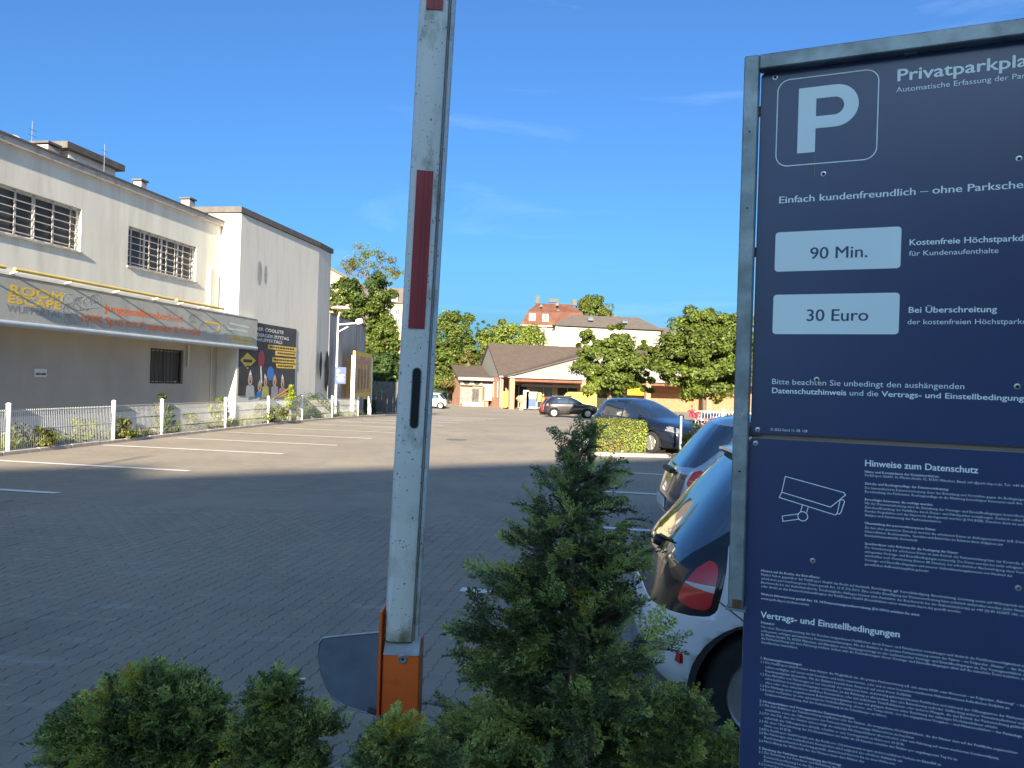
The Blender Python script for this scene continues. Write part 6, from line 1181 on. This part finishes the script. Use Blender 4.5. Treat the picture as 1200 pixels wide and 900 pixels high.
# plants behind the fence
def fs(px, py, k=.45): p = ground(px, py); p = p-G*k; return Vector((p.x, p.y, gz(p.y)+.02))
for i, (px, py, rx, rz, lab, ms) in enumerate(((205, 510, .38, .62, 'dark green bush at the third fence post', [leaf_g, leaf_d]), (120, 520, .35, .35, 'low light green weed clump behind the dense fence panel', [leaf_y, leaf_g]), (272, 502, .36, .55, 'fresh green bush by the fence near the awning end', [leaf_y, leaf_g]), (372, 492, .8, .62, 'wide dark bush behind the fence below the blue sign', [leaf_d, leaf_g]), (388, 490, .55, .5, 'rounded bush behind the fence at the lamp foot', [leaf_g, leaf_d]), (328, 498, .6, .4, 'pale sprawling bush under the black poster', [leaf_g, leaf_o]), (60, 528, .5, .28, 'dry yellowish weeds near the left fence posts', [leaf_o, leaf_y]), (160, 517, .4, .3, 'dusty low plant behind the second fence post', [leaf_o, leaf_g]), (238, 507, .3, .3, 'small tuft between two fence posts', [leaf_g, leaf_o]))):
    shrub(lab, fs(px, py), rx, rz, 110, .085, ms, 70+i, group='shrubs growing behind the low fence')
pS = fs(352, 496, .5); rs = np.random.RandomState(90); sp_ = thing('sapling', 'bright yellow green sapling in front of the wall poster corner', 'sapling', pS)
P, Q = clumps(rs, (pS.x, pS.y, pS.z+1.05), (.22, .22, .62), 12, .08, .15, 60); V, Fq = leaves(P, Q, .1, rs); npmesh('foliage', V, Fq, [leafmat('leaf_lime', (.32, .40, .04))], sp_); MB().tube(pS, pS+UP*1.5, .015, n=5).build('stem', bark, sp_)
for i, (px, py, w_, ms, lab) in enumerate(((429, 484, 1.2, [leaf_d, leaf_g], 'dark clipped shrub right of the billboard'), (443, 482, .9, [leaf_y, leaf_o], 'yellowish clipped shrub next to the dark one by the billboard'))):
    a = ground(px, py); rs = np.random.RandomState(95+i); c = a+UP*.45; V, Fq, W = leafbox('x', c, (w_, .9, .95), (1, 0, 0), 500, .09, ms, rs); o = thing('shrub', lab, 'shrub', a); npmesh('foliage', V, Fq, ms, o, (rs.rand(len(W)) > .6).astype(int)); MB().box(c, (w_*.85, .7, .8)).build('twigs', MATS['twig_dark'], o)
gpy = 52.; x0 = at(434, 470, gpy).x; x1 = at(500, 470, gpy).x; zt3 = at(450, 447, gpy).z; z3 = gz(gpy); gf = thing('board_fence', 'dark grey board fence under the trees left of the boom', 'fence', ((x0+x1)/2, gpy, z3)); dg = mat('board_dark', (.09, .085, .085), .8, .2, 5)
k = 10
for i in range(k): xx = x0+(x1-x0)*(i+.5)/k; MB().box((xx, gpy+.01*(i % 2), (z3+zt3)/2+.05), ((x1-x0)/k-.03, .04, zt3-z3-.1)).build('board', dg, gf)
gs = MB().poly([(x0-1, gpy-.2, z3+.012), (x1, gpy-.2, z3+.012), (x1, gpy-3.5, gz(gpy-3.5)+.012), (x0-.5, gpy-3.5, gz(gpy-3.5)+.012)]); struct(gs.build('grass_verge', mat('grass_green', (.07, .11, .03), .95, .4, 3)))
# weeds along the fence: uncountable grass blades
rs = np.random.RandomState(99); n_ = 9000; s_ = rs.uniform(-3, 24, n_); o_ = -rs.uniform(.05, 1.1, n_)**1.2; dens = (np.sin(s_*1.7)+np.sin(s_*.63+1)+rs.normal(0, .8, n_)) > -.2; s_ = s_[dens]; o_ = o_[dens]
B = np.array(pb[1])[None]+np.outer(s_, np.array(fd))+np.outer(o_, np.array(G)); B[:, 2] = [gz(y)+.02 for y in B[:, 1]]; n_ = len(B); hgt = rs.uniform(.08, .42, n_); ln = rs.normal(0, .12, (n_, 2)); wd = rs.normal(0, 1, (n_, 2)); wd /= np.linalg.norm(wd, axis=1)[:, None]; wd *= .014
V = np.stack([B-np.c_[wd, np.zeros(n_)], B+np.c_[wd, np.zeros(n_)], B+np.c_[ln, hgt]], 1).reshape(-1, 3); stuff(npmesh('weeds', V, np.arange(3*n_).reshape(-1, 3), [leaf_o, leaf_y], None, (rs.rand(n_) > .5).astype(int)))

# ------------------------------------------------------------------ foreground cypress shrubs
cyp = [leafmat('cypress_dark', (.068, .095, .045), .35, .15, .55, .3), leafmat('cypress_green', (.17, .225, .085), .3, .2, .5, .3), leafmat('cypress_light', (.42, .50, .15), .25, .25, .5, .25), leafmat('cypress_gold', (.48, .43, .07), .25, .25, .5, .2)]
def spray_geo(rs, L_=.13, full=1.):                                 # one flat fan of scaly shoots: bent quads, the outer ones flagged as fresh growth
    Q = []; T = []
    def shoot(p, a, ln, w_, z, z2, tip):
        d = np.array([math.cos(a), math.sin(a)]); nrm = np.array([-d[1], d[0]])*w_/2; e = p+d*ln; k = rs.normal(0, .0012)
        Q.append([[*(p-nrm*.5), z], [*(p+d*ln*.62-nrm*1.1), (z+z2)/2+k], [*e, z2], [*(p+d*ln*.55+nrm*1.1), (z+z2)/2-k]]); T.append(tip)
    n1 = 6; bend = rs.uniform(.015, .05)
    for k in range(n1+1):
        t = k/n1; p = np.array([L_*t*.84, .008*math.sin(t*3)]); zc = -bend*t*t; shoot(p, rs.normal(0, .1), L_*.2, .0052, zc, zc-.004, t > .7)
        for s in (1, -1):
            ln = L_*.46*(1-t)**.65*rs.uniform(.7, 1.2)+.014; aa = s*(.82-.3*t+rs.normal(0, .12)); n2 = max(2, int(ln/.0125)); cur = p.copy(); an = aa; dz = rs.normal(-.12, .25)
            for j in range(n2):
                u = j/n2; an -= s*.09; d = np.array([math.cos(an), math.sin(an)]); z0 = zc+dz*ln*u*u; z1 = zc+dz*ln*(u+1/n2)**2; shoot(cur, an, ln/n2*1.25, .0052*(1-.2*u), z0, z1, u > .45 or t > .75)
                for s2 in (1, -1): shoot(cur+d*ln/n2*.35, an+s2*(.62+rs.normal(0, .15)), (.014*(1-.5*u)+.003)*rs.uniform(.7, 1.25), .0050, z0, z0+rs.normal(0, .003), u > .3 or t > .7)
                cur = cur+d*ln/n2
    return np.array(Q), np.array(T)                                  # (k,4,3)
rs0 = np.random.RandomState(5); SPR = [spray_geo(rs0, .13, 1.) for _ in range(5)]
def cypress(label, base, pts, sizes, seed, lights=(.45, .3, .2, .05), name='conifer', axis=None, branchy=None, inner=None):
    # pts: (position, direction, size, material) per spray
    rs = np.random.RandomState(seed); root = thing(name, label, 'shrub' if name != 'conifer' else 'conifer', base)
    Vs = []; MI = []
    for (p, d, s, m_) in pts:
        d = np.array(d, float); d /= np.linalg.norm(d); up = np.array([0, 0, 1.])+rs.normal(0, .45, 3)+d*.0; y = np.cross(up, d); y /= np.linalg.norm(y)+1e-9; z = np.cross(d, y)
        g, tp = SPR[rs.randint(5)]; g = g*s; W = np.array(p)+g[..., 0:1]*d+g[..., 1:2]*y+g[..., 2:3]*z; Vs.append(W.reshape(-1, 3)); MI.append(np.where(tp & (rs.rand(len(g)) < .75) & (m_ < 2), m_+1, m_))
    V = np.concatenate(Vs); mi = np.concatenate(MI); npmesh('foliage', V, np.arange(len(V)).reshape(-1, 4), cyp, root, mi); return root
def spray_points(c, rad, n, rs, updir=.3, s=(.7, 1.2), mixm=(.4, .38, .18, .04), hemi=True, droop=0., lightfun=None):
    out = []
    for _ in range(n):
        d = rs.normal(0, 1, 3); d /= np.linalg.norm(d)
        if hemi and d[2] < -.35: d[2] *= -1
        r_ = rs.uniform(.35, 1.0)**.6; p = np.array(c)+d*np.array(rad)*r_; q = d/np.array(rad); q /= np.linalg.norm(q); q = q*.8+np.array([0, 0, updir])+rs.normal(0, .25, 3); q[2] -= droop
        pr = np.array(mixm, float).copy()
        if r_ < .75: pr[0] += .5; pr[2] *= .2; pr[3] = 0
        pr /= pr.sum(); m_ = rs.choice(4, p=pr)
        if lightfun: m_ = lightfun(p, m_, rs)
        out.append((p, q, rs.uniform(*s), m_))
    return out
rs = np.random.RandomState(123)
# big conifer: profile of half widths in px measured down the photo (left, right of the leader at x=672)
D0 = 2.1; k0 = D0/F
prof_ = [(497, 10, 28), (520, 26, 36), (550, 36, 46), (580, 52, 62), (620, 78, 72), (660, 95, 80), (700, 100, 84), (740, 130, 96), (780, 145, 110), (820, 165, 125), (860, 185, 140), (910, 200, 150), (960, 200, 150)]
PY = np.array([p[0] for p in prof_]); PLh = np.array([p[1]*.94-6*min(1, p[1]/60) for p in prof_]); PRh = np.array([p[2]*.95-5*min(1, p[1]/60) for p in prof_])
cpts = []; ax_x = at(672, 700, D0).x
brs = MB(); lead0 = Vector((at(668, 940, D0).x, D0, .15)); lead1 = at(671, 505, D0); mid_ = lead0.lerp(lead1, .5)+Vector((.01, 0, 0)); brs.tube(lead0, mid_, .022, .014, 8).tube(mid_, lead1, .014, .003, 8)
l2a = at(682, 640, D0+.05); l2b = at(694, 500, D0+.05); brs.tube(lead0.lerp(lead1, .45), l2a, .010, .007, 6).tube(l2a, l2b, .007, .002, 6)
nb = 215
for b in range(nb):
    u = (b/nb)**.72; py = 505+ (955-505)*u; z = at(672, py, D0).z; az = rs.uniform(0, 2*PI); hl = np.interp(py, PY, PLh)*k0; hr = np.interp(py, PY, PRh)*k0
    cx2 = math.cos(az); sy2 = math.sin(az); Rr = (hr if cx2 > 0 else hl)*abs(cx2)+(hl+hr)*.5*abs(sy2)*.9; Rr = math.sqrt(((hr if cx2 > 0 else hl)*cx2)**2+((hl+hr)*.5*sy2)**2)*rs.uniform(.6, 1.1)
    st_ = np.array([ax_x+.0, D0, z-.10*min(1, Rr/.3)]); tip = np.array([ax_x+cx2*Rr, D0+sy2*Rr, z+rs.uniform(-.02, .06)])
    nn_s = max(4, int(Rr/.018)); brs.tube(Vector(st_), Vector(tip), .0045, .0015, 4, caps=False)
    bright = rs.rand() < (.42 if sy2 < .2 else .15)
    for j in range(nn_s):
        t = .28+.72*(j+rs.uniform(0, 1))/nn_s; p = st_+(tip-st_)*t+rs.normal(0, .012+.02*Rr, 3); d = (tip-st_)/np.linalg.norm(tip-st_)+rs.normal(0, .42, 3); d[2] += .28-.35*min(1, Rr/.3)*rs.uniform(0, 1)
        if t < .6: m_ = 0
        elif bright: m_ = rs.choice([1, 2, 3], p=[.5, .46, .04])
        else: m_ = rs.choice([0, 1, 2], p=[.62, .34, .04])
        cpts.append((p, d, rs.uniform(.45, .85)*(.55+.5*min(1, Rr/.22)), m_))
for k in range(70):                                                   # leader tips
    t = rs.uniform(0, 1); ld, b0_ = ((lead1, lead0.lerp(lead1, .82)) if k % 2 else (l2b, l2a.lerp(l2b, .3))); p = np.array(b0_)*(1-t)+np.array(ld)*t; d = np.array([rs.normal(0, .6), rs.normal(0, .6), 1.1]); cpts.append((p, d, rs.uniform(.25, .5)*(1.15-.5*t), rs.choice([0, 1, 2], p=[.5, .4, .1])))
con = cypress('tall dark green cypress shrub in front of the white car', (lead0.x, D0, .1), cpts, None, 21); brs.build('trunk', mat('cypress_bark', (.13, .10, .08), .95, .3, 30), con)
def low_cypress(label, D, lobes, seed, dens=1900, s=(.5, .9), gold=None):
    rs = np.random.RandomState(seed); pts = []; m = MB(); cs = []
    for px, py, rx, rz, nn in lobes:
        c = at(px, py, D); k = D/F; cs.append(c)
        f = None
        if gold: 
            g3 = [np.array(at(gx, gy, D)) for gx, gy in gold]
            def f(p, m_, rs, g3=g3): return (3 if rs.rand() < .6 else 2) if min(abs(p[0]-g[0])+abs(p[2]-g[2]) for g in g3) < .05 and rs.rand() < .8 else m_
        pts += spray_points(c, (rx*k, rx*k*.8, rz*k), nn, rs, .45, s, lightfun=f)
    b = Vector((cs[0].x, D, .12)); root = cypress(label, b, pts, None, seed, name='cypress_shrub')
    for c in cs: m.tube(b, b.lerp(c, .6)+Vector((0, 0, -.05)), .012, .008, 6).tube(b.lerp(c, .6)+Vector((0, 0, -.05)), c, .008, .003, 6)
    m.build('trunk', MATS['cypress_bark'], root); return root
low_cypress('bushy cypress with golden tips at the lower left of the picture', 1.75, [(172, 868, 70, 60, 620), (215, 876, 44, 42, 240), (105, 882, 36, 28, 160), (172, 930, 105, 45, 300)], 31, s=(.38, .66), gold=[(188, 778), (150, 792), (140, 826), (165, 790), (200, 776), (138, 812)])
low_cypress('small upright cypress sprig between the bushy one and the boom', 1.7, [(322, 838, 14, 26, 110), (318, 880, 36, 18, 150), (372, 862, 16, 5, 45), (335, 915, 50, 14, 130)], 32, s=(.36, .62))
low_cypress('greyish green cypress tips at the foot of the orange housing', 1.55, [(462, 884, 14, 18, 90), (446, 902, 26, 10, 80), (492, 906, 22, 9, 70)], 33, s=(.34, .6), gold=[(450, 866)])
low_cypress('dark cypress bush squeezed below the white car wheel', 1.95, [(802, 852, 11, 30, 90), (842, 905, 26, 8, 80), (792, 905, 36, 25, 170), (860, 890, 9, 12, 45)], 34, s=(.38, .66))
pg = ground(353, 797); tag(MB().box((pg.x, pg.y, .008), (.05, .018, .004), X=(.9, .3, 0)).build('paper_scrap', whitem, origin=(pg.x, pg.y, 0)), 'tiny white paper scrap on the paving left of the grey plate', 'litter')
bedm = MB().bbox((-.2, 1.55, .05), (7, 2.3, .14), .02); struct(bedm.build('planter_bed', soil))
